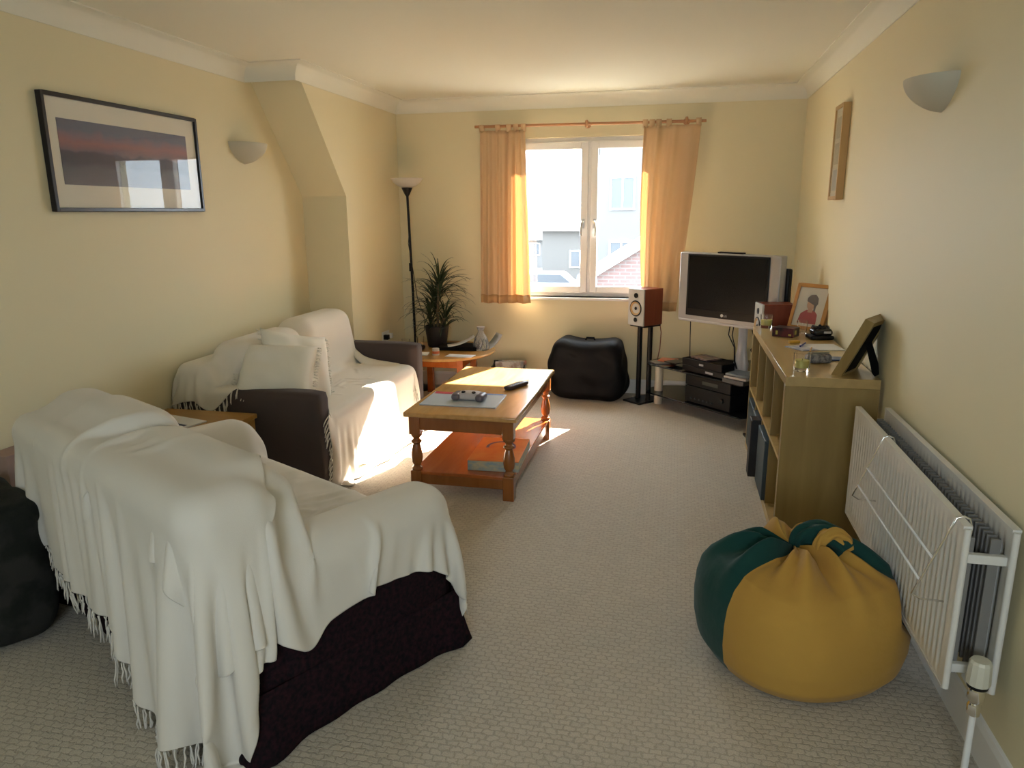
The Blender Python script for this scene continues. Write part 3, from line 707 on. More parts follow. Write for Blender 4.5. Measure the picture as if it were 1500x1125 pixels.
sheet('paper', 'loose white papers lying at the front edge of corner table', (-1.62, 5.33, TT+.001), -.1, .22, .10, .004, M_paper, .003)
sheet('envelope', 'pale crumpled bag behind the carafe on corner table', (-1.47, 5.74, TT+.002), .6, .13, .14, .11, mat('foil', (0.5, 0.52, 0.56), .3), .004)
tag(MB().box(-.09, .09, -.06, .06, 0, .006).build('notebook', M_paper, bevel=.001, loc=(-1.98, 5.34, TT), rot=(0, 0, .2)), 'thin pale notebook left of the small jar on the corner table', 'notebook')
ms = thing('computer_mouse', 'black computer mouse on the corner table left of the plant pot', 'mouse', (-2.02, 5.52, TT))
MB().add(*box_cushion(-.033, .033, -.055, .055, 0, .036, .016)).build('body', M_black, ms, smooth=180)
MB().lathe([(0, -.004), (.008, -.004), (.008, .004), (0, .004)], 12, TR(0, .03, .034, 0, PI/2)).build('wheel', M_silver, ms)
for i, (x, y, lb) in enumerate([(-2.13, 5.50, 'small clear tumbler beside the lamp pole on corner table'), (-2.06, 5.64, 'clear tumbler behind the black mouse on the corner table')]):
    tag(MB().lathe([(0, 0), (.028, 0), (.034, .09), (.032, .09), (.026, .006), (0, .006)], 20).build('tumbler', M_glass, loc=(x, y, TT)), lb, 'glass')
# floor lamp
fl = thing('floor_lamp', 'black uplighter floor lamp with white glass bowl in the corner', 'lamp', (-2.17, 5.84, 0))
MB().lathe([(0, 0), (.115, 0), (.12, .012), (.11, .02), (.02, .03), (0, .03)], 32).build('base', M_black, fl)
MB().tube([(0, 0, .02), (-.012, 0, .9), (-.028, 0, 1.66)], .0105, 12).build('pole', M_black, fl)
MB().lathe([(.010, 1.63), (.02, 1.645), (.042, 1.69), (.046, 1.70), (0, 1.70)], 24, TR(-.028, 0, 0)).build('cup', M_black, fl)
MB().lathe([(.03, 1.698), (.07, 1.712), (.11, 1.74), (.132, 1.772), (.129, 1.774), (.105, 1.745), (.068, 1.718), (0, 1.704)], 40, TR(-.028, 0, 0)).build('shade', mat('opal_glass', (0.78, 0.76, 0.72), .3, transl=.3), fl)
MB().box(-.012, .012, -.02, -.008, 0, .07, TR(-.018, 0, 1.02)).build('switch', M_black, fl, bevel=.003)
cb = [(-.012, -.012, 1.4), (-.03, -.014, 1.25), (.004, -.014, 1.02), (.03, -.01, .8), (.09, -.01, .62), (.08, 0, .52), (.01, .05, .47)]
MB().tube(cb, .003, 6).build('cable', M_black, fl, smooth=180)
# double socket on the bulkhead side, with plugs
sk_ = thing('wall_socket', 'white double wall socket low on the left wall behind far sofa arm', 'socket', (L2, 5.60, .50), PI/2)
MB().box(-.073, .073, -.010, 0, -.043, .043).build('plate', M_white, sk_, bevel=.003)
MB().box(-.060, -.02, -.05, -.010, -.02, .02).build('plug', M_black, sk_, bevel=.004); MB().box(.02, .06, -.05, -.010, -.02, .02).build('plug', M_white, sk_, bevel=.004)
# magazines crate right of the corner table
cr2 = thing('magazine_rack', 'dark magazine rack on the floor beside the corner table', 'rack', (-1.36, 5.88, 0), .1)
m = MB(); m.box(-.14, .14, -.09, -.08, 0, .20); m.box(-.14, .14, .08, .09, 0, .26); m.box(-.14, -.13, -.09, .09, 0, .24); m.box(.13, .14, -.09, .09, 0, .24); m.box(-.14, .14, -.09, .09, 0, .01)
m.build('rack', mat('rack_dark', (0.03, 0.022, 0.02), .6), cr2, bevel=.002)
for k in range(3):
    o = MB().box(-.10, .11, -.004, .004, 0, .27, TR(0, 0, 0, .12)).build('magazine', mat('mag_cover', [(0.25, 0.20, 0.18), (0.30, 0.32, 0.36), (0.35, 0.14, 0.08)][k], .4, noise=(20, (0.5, 0.5, 0.5), .08, (1, 1, 1))), loc=(-1.36+.02*k, 5.86+.03*k-.02, .012), rot=(0, 0, .1))
    tag(o, ['brownish magazine at the front of the dark rack by the corner table', 'grey magazine in the middle of the dark rack by the corner table', 'orange-brown magazine at the back of the rack by the corner table'][k], 'magazine')

# ------------------------------------------------------------------ curtains and pole
RZ, RY = 2.166, 5.965
cp = thing('curtain_pole', 'thin wooden curtain pole above the window with bracket rings', 'curtain pole', (-.74, RY, RZ))
MB().tube([(-.905, 0, .004), (.905, 0, -.006)], .011, 12).build('pole', wood('pole_wood', 'b0784c', 'c48c60', 'X', 4), cp)
for x in (.0, .76):
    MB().lathe([(.012, -.012), (.026, -.010), (.030, 0), (.026, .010), (.012, .012)], 20, TR(x, 0, 0, 0, PI/2)).build('ring', wood('ring_wood', 'b07848', 'c89468', 'X', 4), cp)
    MB().box(x-.012, x+.012, 0, .085, -.008, .008).lathe([(0, 0), (.026, 0), (.026, .014), (0, .014)], 16, TR(x, .087, 0, PI/2)).build('bracket', wood('bracket_wood', 'b07848', 'c89468', 'X', 4), cp)
def curtain(label, fx, fy, z1, z0f, n, seed, tabs, hem=True):
    c = thing('curtain', label, 'curtain', (0, 0, 0)); rows = []; nz_ = 40
    for j in range(nz_+1):
        t = j/nz_; row = []
        for i in range(n+1):
            s = i/n; z0 = z0f(s); row.append((fx(s, t), fy(s, t), z1+(z0-z1)*t))
        rows.append(row)
    MB().grid(rows).build('panel', M_curtain, c, smooth=180, solid=.002)
    k = 1.0-.03
    hr = [[(p[0], p[1]-.0035, p[2]) for p in rows[j]] for j in (nz_-2, nz_-1, nz_)]
    MB().grid(hr).build('hem', mat('curtain_hem_sunlit', (0.68, 0.42, 0.20), .9, transl=.15), c, smooth=180, solid=.002)  # same fabric as the panel; sunlit orange is put into the hem colour
    for s in tabs:
        x = fx(s, 0); y = fy(s, 0); m = MB(); rr_ = []
        for q in range(13):
            a = -PI/2+q/12*PI*1.0
            pass
        lp = [(y, z1-.01)]+[(RY-.016*math.cos(aa)*1, RZ+.016*math.sin(aa)) for aa in np.linspace(-.5, PI+.5, 12)]+[(y+.006, z1-.01)]
        m.grid([[(x-.02, yy, zz), (x+.02, yy, zz)] for yy, zz in lp]); m.build('tab', M_curtain, c, smooth=180, solid=.002)
    return c
def cl_x(s, t):   # left curtain
    return np.interp(s, [0, .55, .62, 1], [-1.60, -1.37, -1.36, -1.23+.045*t])-.018*t*(1-s)
def cl_y(s, t):
    a = .012+.016*t
    return 5.955+a*math.sin(s*26+.6*t)+.006*math.sin(s*61)-.02*(1 if s > .6 else 0)*t
curtain('apricot curtain hanging left of the window, half lit by the sun', cl_x, cl_y, 2.135, lambda s: .752 if s < .58 else .757, 90, 1, [.03, .35, .6, .78, .96])
def cr_x(s, t):
    left = -.296+.0*t-.045*math.sin(PI*t)*.5+.03*t; right = .127-.125*t**1.2
    return left+(right-left)*s
def cr_y(s, t):
    a = (.020+.006*t)
    e = math.exp(-((s-.0)/.55)**2)
    return 5.950+a*math.sin(s*20+1.2*t)*(.45+.55*e)+.008*math.sin(s*43+2*t)*e-.012*t
curtain('apricot curtain hanging right of the window behind the television', cr_x, cr_y, 2.135, lambda s: .715, 90, 2, [.02, .14, .26, .44, .96])

# ------------------------------------------------------------------ loudspeakers on stands
M_rose = wood('rosenut_veneer', '6e2a1c', '84402a', 'Z', 4, .4)
def speaker(label, loc, rz, w_=.165, d_=.20, h_=.285):
    s = thing('loudspeaker', label, 'speaker', loc, rz)
    MB().box(-w_/2, w_/2, -d_/2, d_/2, 0, h_).build('cabinet', M_rose, s, bevel=.003)
    MB().box(-w_/2, w_/2, -d_/2-.014, -d_/2, 0, h_).build('front_baffle', mat('silver_baffle', (0.52, 0.52, 0.50), .35), s, bevel=.003)
    y = -d_/2-.014
    MB().lathe([(.060, -.002), (.063, .002), (.060, .005), (.052, .003)], 32, TR(0, y, .135, PI/2), caps=False).build('woofer_ring', M_black, s)
    MB().lathe([(.053, .004), (.045, .0), (.022, -.012), (.0, -.016)], 32, TR(0, y-.003, .135, PI/2), caps=False).build('woofer_cone', mat('cone_tan', (0.50, 0.32, 0.14), .4), s)
    MB().lathe([(.014, -.012), (.013, .0), (.006, .008), (.0, .010)], 16, TR(0, y-.002, .135, PI/2), caps=False).build('phase_plug', M_black, s)
    MB().lathe([(.0, .0), (.020, .0), (.020, .004), (.012, .005), (.008, .003), (0, .006)], 24, TR(0, y, .235, PI/2)).build('tweeter', M_black, s)
    MB().lathe([(.0, .0), (.018, .0), (.018, .003), (0, .002)], 24, TR(0, y, .045, PI/2)).build('port', M_black, s)
    return s
def stand(label, loc, rz, h_):
    s = thing('speaker_stand', label, 'stand', loc, rz)
    MB().box(-.092, .092, -.135, .135, 0, .015).build('base', M_black, s, bevel=.003)
    for x in (-.055, .055): MB().lathe([(.020, .015), (.020, h_-.012)], 20, TR(x, 0, 0)).build('pole', M_black, s)
    MB().box(-.08, .08, -.09, .09, h_-.012, h_).build('top_plate', M_black, s, bevel=.002)
    return s
SR = -.72
stand('black twin-pole stand under the loudspeaker right of window', (-.228, 5.81, 0), SR, .625)
speaker('bookshelf loudspeaker with silver front on stand right of window', (-.228, 5.81, .626), SR)
stand('black twin-pole stand hidden behind the birch shelf unit', (.635, 4.93, 0), -1.40, .63)
speaker('red-brown loudspeaker behind the birch shelf, beside the leaning portrait', (.635, 4.93, .631), -1.40)
tag(MB().tube([(-.12, 5.88, .64), (-.105, 5.90, .55), (-.11, 5.91, .42), (-.13, 5.88, .30)], .004, 6).build('speaker_cable', mat('cable_brown', (0.25, 0.10, 0.06), .5), smooth=180), 'reddish-brown speaker cable hanging behind the left loudspeaker', 'cable')

# ------------------------------------------------------------------ television and its stand
tvd = Vector((.651-.018, 5.0-5.5, 0)); tvw = tvd.length; trz = math.atan2(tvd.y, tvd.x)
tv = thing('television', 'silver framed flat television with black screen on glass corner stand', 'television', (.3345, 5.25, .345), trz)
b0_ = .38; hw_ = tvw/2
MB().box(-hw_, hw_, .0, .075, b0_, b0_+.485).build('casing', mat('tv_silver', (0.42, 0.42, 0.44), .35, metal=.3), tv, bevel=.006)
MB().box(-hw_+.075, hw_-.075, -.008, .0, b0_+.035, b0_+.475).build('bezel', M_black, tv, bevel=.003)
MB().box(-hw_+.092, hw_-.092, -.010, -.008, b0_+.085, b0_+.462).build('screen', mat('tv_screen', (0.004, 0.004, 0.005), .25, spec=.25), tv, smooth=0)
MB().box(-hw_+.01, hw_-.01, -.004, .06, b0_-.012, b0_+.004).build('lower_trim', M_silver, tv, bevel=.003)
MB().box(-.10, .10, .02, .06, b0_+.485, b0_+.495).build('top_slot', M_black, tv, bevel=.002)
MB().box(hw_-.12, hw_+.02, .075, .12, b0_+.14, b0_+.40).build('rear_cover', M_black, tv, bevel=.01)
MB().lathe([(0, 0), (.17, 0), (.175, .008), (.16, .016), (0, .018)], 36, TR(.08, .15, 0), sy=.7).build('foot', M_silver, tv)
MB().lathe([(.055, .015), (.058, .10), (.045, .15), (.035, .20), (.035, b0_+.02)], 24, TR(.08, .12, 0), sy=.6).build('neck', mat('neck_silver', (0.5, 0.5, 0.54), .3), tv)
for k, (xa, xb) in enumerate([(.02, .07), (.05, .075), (.19, .21), (.24, .20)]):
    MB().tube([(xa, .05, b0_), (xa-.01+.03*(k > 1), .05, b0_-.08), (xb, .04, b0_-.16), (xb+.06*(k > 1), .05, .12), (xb+.08*(k > 1), .08, .06)], .004, 6).build('cable', M_black, tv, smooth=180)
MB().tube([(-.33, .06, b0_), (-.335, .07, .25), (-.35, .10, .05)], .0035, 6).build('cable', M_black, tv, smooth=180)
# logo: ring + letters as text
lg = bpy.data.curves.new('logo', 'FONT'); lg.body = 'LG'; lg.size = .022; lg.extrude = .0006
lo2 = bpy.data.objects.new('logo', lg); COL.objects.link(lo2)
dg = bpy.context.evaluated_depsgraph_get(); me = bpy.data.meshes.new_from_object(lo2.evaluated_get(dg)); bpy.data.objects.remove(lo2)
lm = bpy.data.objects.new('logo', me); COL.objects.link(lm); lm.parent = tv; lm.location = (.0, -.0095, b0_+.050); lm.rotation_euler = (PI/2, 0, 0)
me.materials.clear(); me.materials.append(mat('logo_grey', (0.6, 0.6, 0.6), .4))
MB().lathe([(0, 0), (.011, 0), (.011, .0015), (0, .0015)], 20, TR(-.016, -.008, b0_+.058, PI/2)).build('logo_disc', mat('logo_white', (0.65, 0.65, 0.65), .4), tv)
# stand, corner shaped
ts = thing('tv_stand', 'black glass corner television stand with cream column legs', 'tv stand', (0, 0, 0))
M_bglass = mat('black_glass', (0.012, 0.013, 0.015), .06)
dv = Vector((.70, -.70, 0)).normalized(); nv = Vector((.707, .707, 0))
pA = Vector((-.19, 5.72, 0)); pB = Vector((.44, 5.05, 0)); 
poly = [(-.20, 5.69), (.06, 5.44), (.46, 5.04), (.60, 5.10), (.62, 5.28), (.80, 5.36), (.80, 5.96), (.05, 5.96), (-.10, 5.93), (-.19, 5.82)]
for z in (.325, .095):
    MB().prism(poly, z, z+.010).build('glass_shelf', M_bglass, ts, bevel=.002)
for (x, y) in ((-.105, 5.745), (.72, 5.88), (.56, 5.13)):
    MB().lathe([(.033, 0), (.033, .094)], 24, TR(x, y, 0)).lathe([(.033, .106), (.033, .324)], 24, TR(x, y, 0)).build('leg', mat('leg_cream', (0.68, 0.62, 0.50), .35), ts)
bz = -.72
def av(name, label, cat, cx, cy, w_, d_, z0, h_, knobs=True):
    t = thing(name, label, cat, (cx, cy, z0), -.785)
    MB().box(-w_/2, w_/2, 0, d_, 0.004, h_).build('case', M_blackm, t, bevel=.003)
    MB().box(-w_/2, w_/2, -.008, 0, .004, h_).build('front_panel', mat('av_front', (0.010, 0.010, 0.011), .35, spec=.3), t, bevel=.002)
    return t
amp = av('amplifier', 'black hi-fi amplifier with volume knob on lower glass shelf of tv stand', 'amplifier', .255, 5.315, .43, .30, .106, .125)
MB().lathe([(.021, 0), (.020, .018), (0, .018)], 24, TR(.14, -.008, .07, PI/2)).build('volume_knob', mat('knob', (0.03, 0.03, 0.03), .25), amp)
M_kn = mat('small_knob', (0.06, 0.06, 0.06), .3)
for k in range(6): MB().lathe([(.007, 0), (.006, .009), (0, .009)], 12, TR(-.15+k*.04, -.008, .035, PI/2)).build('knob', M_kn, amp)
tn = av('cd_player', 'slim black player stacked on the amplifier under the glass shelf', 'hi-fi unit', .255, 5.315, .43, .30, .232, .080)
MB().box(-.05, .10, -.0095, -.008, .03, .055).build('display', mat('display_grey', (0.07, 0.08, 0.07), .3), tn, smooth=0)
v1 = av('dvd_player', 'low black disc player lying on top glass of the tv stand', 'dvd player', .215, 5.345, .40, .22, .336, .045)
MB().box(.03, .10, -.0095, -.008, .015, .03).build('display', M_silver, v1, smooth=0)
# the tv foot stands behind; digital box on the player
v2 = av('set_top_box', 'black set-top box on the disc player below the television', 'set-top box', .205, 5.335, .38, .20, .382, .055)
MB().box(-.02, .02, -.0095, -.008, .02, .034).build('display', M_silver, v2, smooth=0)
tag(MB().box(-.09, .09, -.07, .07, 0, .012).build('dvd_case', mat('case_print', (0.25, 0.16, 0.15), .3, noise=(25, (0.05, 0.05, 0.06), .1, (1, 1, 1))), bevel=.002, loc=(.235, 5.43, .4385), rot=(0, 0, -.9)), 'flat disc case with pinkish cover on top of set-top box', 'dvd case')
for k, (c_, z) in enumerate([((0.03, 0.03, 0.03), .336), ((0.45, 0.40, 0.36), .366), ((0.14, 0.18, 0.22), .384)]):
    tag(MB().box(-.09, .09, -.075, .075, 0, .029 if k == 0 else .016).build('dvd_case', mat('case', c_, .3), bevel=.002, loc=(.455+.01*k, 5.13+.01*k, z), rot=(0, 0, -.75+.06*k)),
        ['thick black disc case at the bottom of the stack by the shelf unit', 'pale disc case in the middle of the stack by the shelf unit', 'grey-blue disc case on top of the stack by the shelf unit'][k], 'dvd case', 'disc cases stacked on the tv stand')
for k, (c_, x, y, r_) in enumerate([((0.35, 0.33, 0.30), -.10, 5.74, .5), ((0.70, 0.20, 0.10), -.04, 5.77, -.3), ((0.02, 0.02, 0.02), .02, 5.66, .8)]):
    tag(MB().box(-.065, .065, -.06, .06, 0, .010 if k < 2 else .008).build('cd_case', mat('cdc', c_, .3), bevel=.001, loc=(x, y, .3355+(.0105 if k == 1 else 0)+(.021 if k == 2 else 0)), rot=(0, 0, r_)),
        ['pale disc case at the left corner of the tv stand', 'orange disc case lying on the left end of tv stand', 'slim black case lying behind the orange disc case'][k], 'cd case', 'cases on the left end of the tv stand')

# ------------------------------------------------------------------ black beanbag cube
def beancube(label, loc, rz, m_):
    vs, fs = box_cushion(-.29, .29, -.17, .17, 0, .50, .09, n=16)
    out = []
    for v in vs:
        k = 1+.10*math.sin(PI*min(1, max(0, v.z/.5)))-.10*(v.z/.5)**2
        w_ = .010*math.sin(v.x*22+v.z*14)+.007*math.sin(v.z*31-v.y*20)
        out.append(Vector((v.x*k+(w_ if v.z < .45 else 0), v.y*k+w_, v.z*(1+.0)-(.02*math.cos(v.x*8) if v.z > .4 else 0))))
    t = thing('beanbag_cube', label, 'beanbag', loc, rz)
    MB().add(out, fs).build('cover', m_, t, smooth=180, sub=1)
    MB().tube([(-.03, 0, .475), (-.02, 0, .50), (.04, 0, .50), (.05, 0, .475)], .008, 8).build('handle', m_, t, smooth=180)
beancube('slumped black beanbag cube on the carpet beneath the window', (-.675, 5.83, 0), -.10, mat('black_nylon', (0.005, 0.005, 0.006), .6, spec=.2, bump=(60, .3, .004)))

# ------------------------------------------------------------------ shelf unit
SX, SY = .4846, 3.285
su = thing('shelf_unit', 'birch cube shelf unit, two rows of four, along the right wall', 'shelf', (SX, SY, 0))
T = .042; dep = .385; LEN = 1.49; H_ = .79
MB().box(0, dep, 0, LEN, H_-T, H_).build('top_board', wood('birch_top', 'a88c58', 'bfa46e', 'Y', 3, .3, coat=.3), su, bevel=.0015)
MB().box(0, dep, 0, LEN, 0, T).build('bottom_board', M_birch, su, bevel=.0015)
MB().box(0, dep, 0, T, T, H_-T).build('side_board', M_birchshade, su, bevel=.0015); MB().box(0, dep, LEN-T, LEN, T, H_-T).build('side_board', M_birchshade, su, bevel=.0015)
MB().box(.002, dep-.002, T, LEN-T, H_/2-.009, H_/2+.009).build('middle_board', M_birch, su, smooth=0)
cellw = (LEN-2*T)/4
for k in (1, 2, 3):
    for (za, zb) in ((T, H_/2-.009), (H_/2+.009, H_-T)):
        MB().box(.003, dep-.003, T+k*cellw-.008, T+k*cellw+.008, za, zb).build('divider', M_birchshade, su, smooth=0)
def sbox(name, label, cat, k, row, x0, y_a, y_b, h_, m_, dd=.30, zoff=0):
    z = T+.001 if row == 0 else H_/2+.010
    o = MB().box(0, dd, 0, y_b-y_a, 0, h_).build(name, m_, bevel=.004, loc=(SX+x0, SY+T+k*cellw+y_a, z+zoff)); return tag(o, label, cat)
M_fb = mat('file_dark_teal', (0.035, 0.055, 0.065), .5); M_fk = mat('file_black', (0.012, 0.012, 0.014), .5); M_fg = mat('file_grey', (0.09, 0.09, 0.10), .5)
sbox('storage_box', 'dark teal file box in lower row of shelf unit, second bay from near end', 'file box', 1, 0, -.015, .02, .325, .32, M_fb)
sbox('storage_box', 'black file box sticking out of the lower row, third bay from near end', 'file box', 2, 0, -.05, .015, .11, .33, M_fk)
sbox('storage_box', 'grey-green file box in the lower row third bay beside the black one', 'file box', 2, 0, -.01, .12, .325, .31, mat('file_slate', (0.06, 0.08, 0.085), .5))
sbox('storage_box', 'dark file box in the farthest bay of the lower row', 'file box', 3, 0, -.005, .02, .31, .30, M_fb)
bk = [(0, (0.30, 0.13, 0.10), 'reddish'), (0, (0.35, 0.25, 0.2), 'tan'), (1, (0.08, 0.08, 0.09), 'charcoal'), (1, (0.14, 0.14, 0.15), 'grey'), (2, (0.2, 0.16, 0.10), 'brown'), (3, (0.10, 0.10, 0.08), 'olive')]
pos = {0: .20, 1: .02, 2: .2, 3: .05}
for k, c_, nm in bk:
    y0_ = pos[k]; pos[k] += .052
    sbox('book', '%s bound book in the upper row of shelf unit, %s bay from near end' % (nm, ['nearest', 'second', 'third', 'farthest'][k]), 'book', k, 1, .09+.02*(nm == 'tan'), y0_, y0_+.048, .26, mat('book_'+nm, c_, .5), .24)
ZT = .7905
def tumbler_candle(label, x, y, r=.038, h_=.082):
    t = thing('candle_glass', label, 'candle', (x, y, ZT))
    MB().lathe([(0, 0), (r*.88, 0), (r*.9, .003), (r, h_), (r-.003, h_), (r*.84, .016), (0, .014)], 28).build('glass', M_glass, t)
    MB().lathe([(0, .0165), (r*.80, .0165), (r*.87, .050), (0, .047)], 28).build('wax', M_wax, t)
    MB().tube([(0, 0, .047), (.001, 0, .056)], .0012, 5).build('wick', M_black, t)
tumbler_candle('yellow candle in a clear tumbler near the front corner of the shelf unit', .568, 3.425)
tumbler_candle('yellow candle in a clear tumbler at the far end, in front of the loudspeaker', .553, 4.70)
bxo = thing('small_box', 'glossy black printed box with yellow squares on top of the shelf unit', 'box', (.628, 4.40, ZT), -.5)
MB().box(-.060, .060, -.05, .05, 0, .052).build('carton', mat('carton_black', (0.012, 0.010, 0.014), .3, noise=(14, (0.10, 0.02, 0.03), .08, (1, 1, 1))), bxo, bevel=.002)
m = MB(); m.box(.0602, .061, -.025, .0, .015, .038); m.box(-.04, -.028, -.0508, -.0502, .012, .034); m.box(.034, .05, -.0508, -.0502, .01, .02)
m.build('printed_square', mat('print_yellow', (0.5, 0.45, 0.10), .4), bxo, smooth=0)
# leaning portrait
M_oak = wood('oak_frame', 'b07a3c', 'c48f50', 'Z', 5, .35)
pf = thing('photo_frame', 'wooden photo frame with a portrait leaning against the right wall', 'photo frame', (.765, 4.655, ZT), -.72)
pw, ph_ = .235, .285; lean = TR(0, 0, 0, -.32)
def fmb(w_, h_, t, d, M=None):
    m = MB(); m.box(-w_/2, -w_/2+t, 0, d, 0, h_, M); m.box(w_/2-t, w_/2, 0, d, 0, h_, M); m.box(-w_/2+t, w_/2-t, 0, d, 0, t, M); m.box(-w_/2+t, w_/2-t, 0, d, h_-t, h_, M); return m
fmb(pw, ph_, .022, .022, lean).build('frame', M_oak, pf, bevel=.003)
MB().box(-pw/2+.018, pw/2-.018, .010, .018, .018, ph_-.018, lean).build('mount', mat('mount_cream', (0.68, 0.64, 0.56), .7), pf, smooth=0)
m = MB()   # flat printed picture of a person in a red jumper and a cap
def disc(m, cx, cz, rx, rz_, y, M, n=20): m.add([(cx+rx*math.cos(2*PI*i/n), y, cz+rz_*math.sin(2*PI*i/n)) for i in range(n)], [tuple(range(n))], M)
def flat(m, pts, y, M): m.add([(a_, y, b_) for a_, b_ in pts], [tuple(range(len(pts)))], M)
flat(m, [(-.065, .04), (.060, .04), (.055, .10), (.03, .125), (-.02, .125), (-.055, .10)], .0085, lean)
m.build('red_jumper', mat('print_red', (0.38, 0.06, 0.07), .5), pf, smooth=0)
m = MB(); flat(m, [(-.012, .11), (.02, .11), (.018, .14), (-.012, .14)], .0080, lean); disc(m, .002, .160, .028, .034, .0080, lean); m.build('face', mat('print_skin', (0.50, 0.30, 0.22), .5), pf, smooth=0)
m = MB(); flat(m, [(-.03, .178), (.036, .15), (.045, .165), (.04, .20), (.018, .222), (-.012, .218), (-.030, .20)], .0075, lean); flat(m, [(.02, .165), (.036, .165), (.036, .115), (.024, .12)], .0075, lean); m.build('cap', mat('print_cap', (0.16, 0.14, 0.15), .5), pf, smooth=0)
MB().box(-pw/2+.02, pw/2-.02, .004, .0055, .02, ph_-.02, lean).build('glass', M_pane, pf, smooth=0)
# big frame seen from behind
bf = thing('photo_frame', 'birch photo frame seen from behind, propped on its black strut', 'photo frame', (.755, 3.42, ZT), 0)
bf.location = (.735, 3.455, ZT); bf.rotation_euler = (0, 0, math.radians(-120))
lean = TR(0, 0, 0, -.43)
fmb(.21, .285, .022, .042, lean).build('frame', M_birchshade, bf, bevel=.002)
MB().box(-.088, .088, .030, .036, .018, .268, lean).build('back_board', M_blackm, bf, smooth=0)
MB().prism([(-.035, .15), (.035, .15), (.050, .02), (.03, .0), (-.03, .0), (-.050, .02)], -.002, .002, 'y', TR(0, .160, .002) @ TR(0, 0, 0, .34)).build('strut', M_blackm, bf, smooth=0)
# camera bag / coiled charger
cg_ = thing('camera_case', 'lumpy black camera case with coiled strap on the shelf unit by the wall', 'case', (.80, 4.33, ZT), .2)
MB().add(*box_cushion(-.065, .065, -.05, .05, 0, .024, .010)).build('base', M_black, cg_, smooth=180)
vs, fs = box_cushion(-.05, .06, -.042, .042, .024, .062, .018)
MB().add([Vector((v.x, v.y, v.z+.006*math.sin(v.x*70))) for v in vs], fs).build('body', mat('case_gloss', (0.015, 0.015, 0.016), .2), cg_, smooth=180)
MB().tube([(.05*math.cos(t)*(1-t*.01)+.0, .035*math.sin(t), .060+.004*math.sin(3*t)+.001*t) for t in np.linspace(0, 11, 46)], .003, 6).build('strap', M_black, cg_, smooth=180)
MB().lathe([(0, .062), (.009, .062), (.009, .074), (.004, .08), (0, .08)], 14, TR(.0, .01, 0)).build('winder', M_black, cg_)
MB().box(.005, .045, -.043, -.041, .036, .048).build('plate', M_silver, cg_, bevel=.001)
# papers and pens
tag(MB().box(-.09, .09, -.09, .09, 0, .003).build('letter', M_paper, bevel=.0005, loc=(.765, 4.05, ZT), rot=(0, 0, .15)), 'sheet of letter paper lying on the shelf unit behind the big frame', 'paper')
tag(MB().box(-.05, .05, -.07, .07, 0, .004).build('leaflet', mat('leaflet_blue', (0.30, 0.36, 0.55), .4, noise=(25, (0.6, 0.6, 0.62), .1, (1, 1, 1))), bevel=.0005, loc=(.655, 4.0, ZT), rot=(0, 0, .5)), 'blue and white leaflet on the shelf unit beside the letter', 'leaflet')
for k, (c_, x, y, r_, lb) in enumerate([((0.04, 0.05, 0.25), .675, 4.08, 1.2, 'dark blue pen lying across the leaflet on the shelf unit'), ((0.55, 0.30, 0.05), .69, 3.93, 1.35, 'orange pencil lying on the leaflet edge on the shelf unit')]):
    p_ = thing('pen', lb, 'pen', (x, y, ZT+.009), r_)
    MB().tube([(-.07, 0, 0), (.055, 0, 0)], .004, 8).build('barrel', mat('pen_%s' % k, c_, .3), p_); MB().tube([(.055, 0, 0), (.07, 0, 0)], [.004, .001], 8).build('tip', M_metal, p_)
tag(MB().box(-.03, .03, -.012, .012, 0, .014).build('matchbox', mat('match_yellow', (0.55, 0.33, 0.04), .5), bevel=.001, loc=(.64, 4.16, ZT), rot=(0, 0, .4)), 'small yellow and black matchbox beyond the leaflet on the shelf unit', 'matchbox')
pu = thing('coin_purse', 'small grey patterned coin purse beside the big frame on the shelf unit', 'purse', (.675, 3.63, ZT), .3)
vs, fs = box_cushion(-.055, .055, -.035, .035, 0, .045, .018)
MB().add([Vector((v.x, v.y*(1.15-v.z*8), v.z)) for v in vs], fs).build('body', mat('purse_grey', (0.09, 0.085, 0.085), .6, noise=(60, (0.25, 0.24, 0.23), .1, (1, 1, 1))), pu, smooth=180)
MB().box(-.05, .05, -.004, .004, .043, .050).build('clasp', M_metal, pu, bevel=.001)
tag(MB().box(-.075, .075, -.04, .04, 0, .008).build('phone', mat('phone_blue', (0.06, 0.09, 0.22), .3), bevel=.003, loc=(.77, 3.72, ZT), rot=(0, 0, .1)), 'flat dark blue phone behind the coin purse on the shelf unit', 'phone')
gl = thing('drinking_glass', 'clear drinking glass between the black box and the camera case', 'glass', (.735, 4.52, ZT))
MB().lathe([(0, 0), (.024, 0), (.030, .075), (.028, .075), (.022, .006), (0, .006)], 24).build('body', M_glass, gl)

# ------------------------------------------------------------------ wall pieces, right wall
wf = thing('picture_frame', 'light wood box frame with three stacked photos on the right wall', 'picture', (R-.001, 4.60, 1.555), -PI/2)
FW, FH, FD = .23, .515, .040
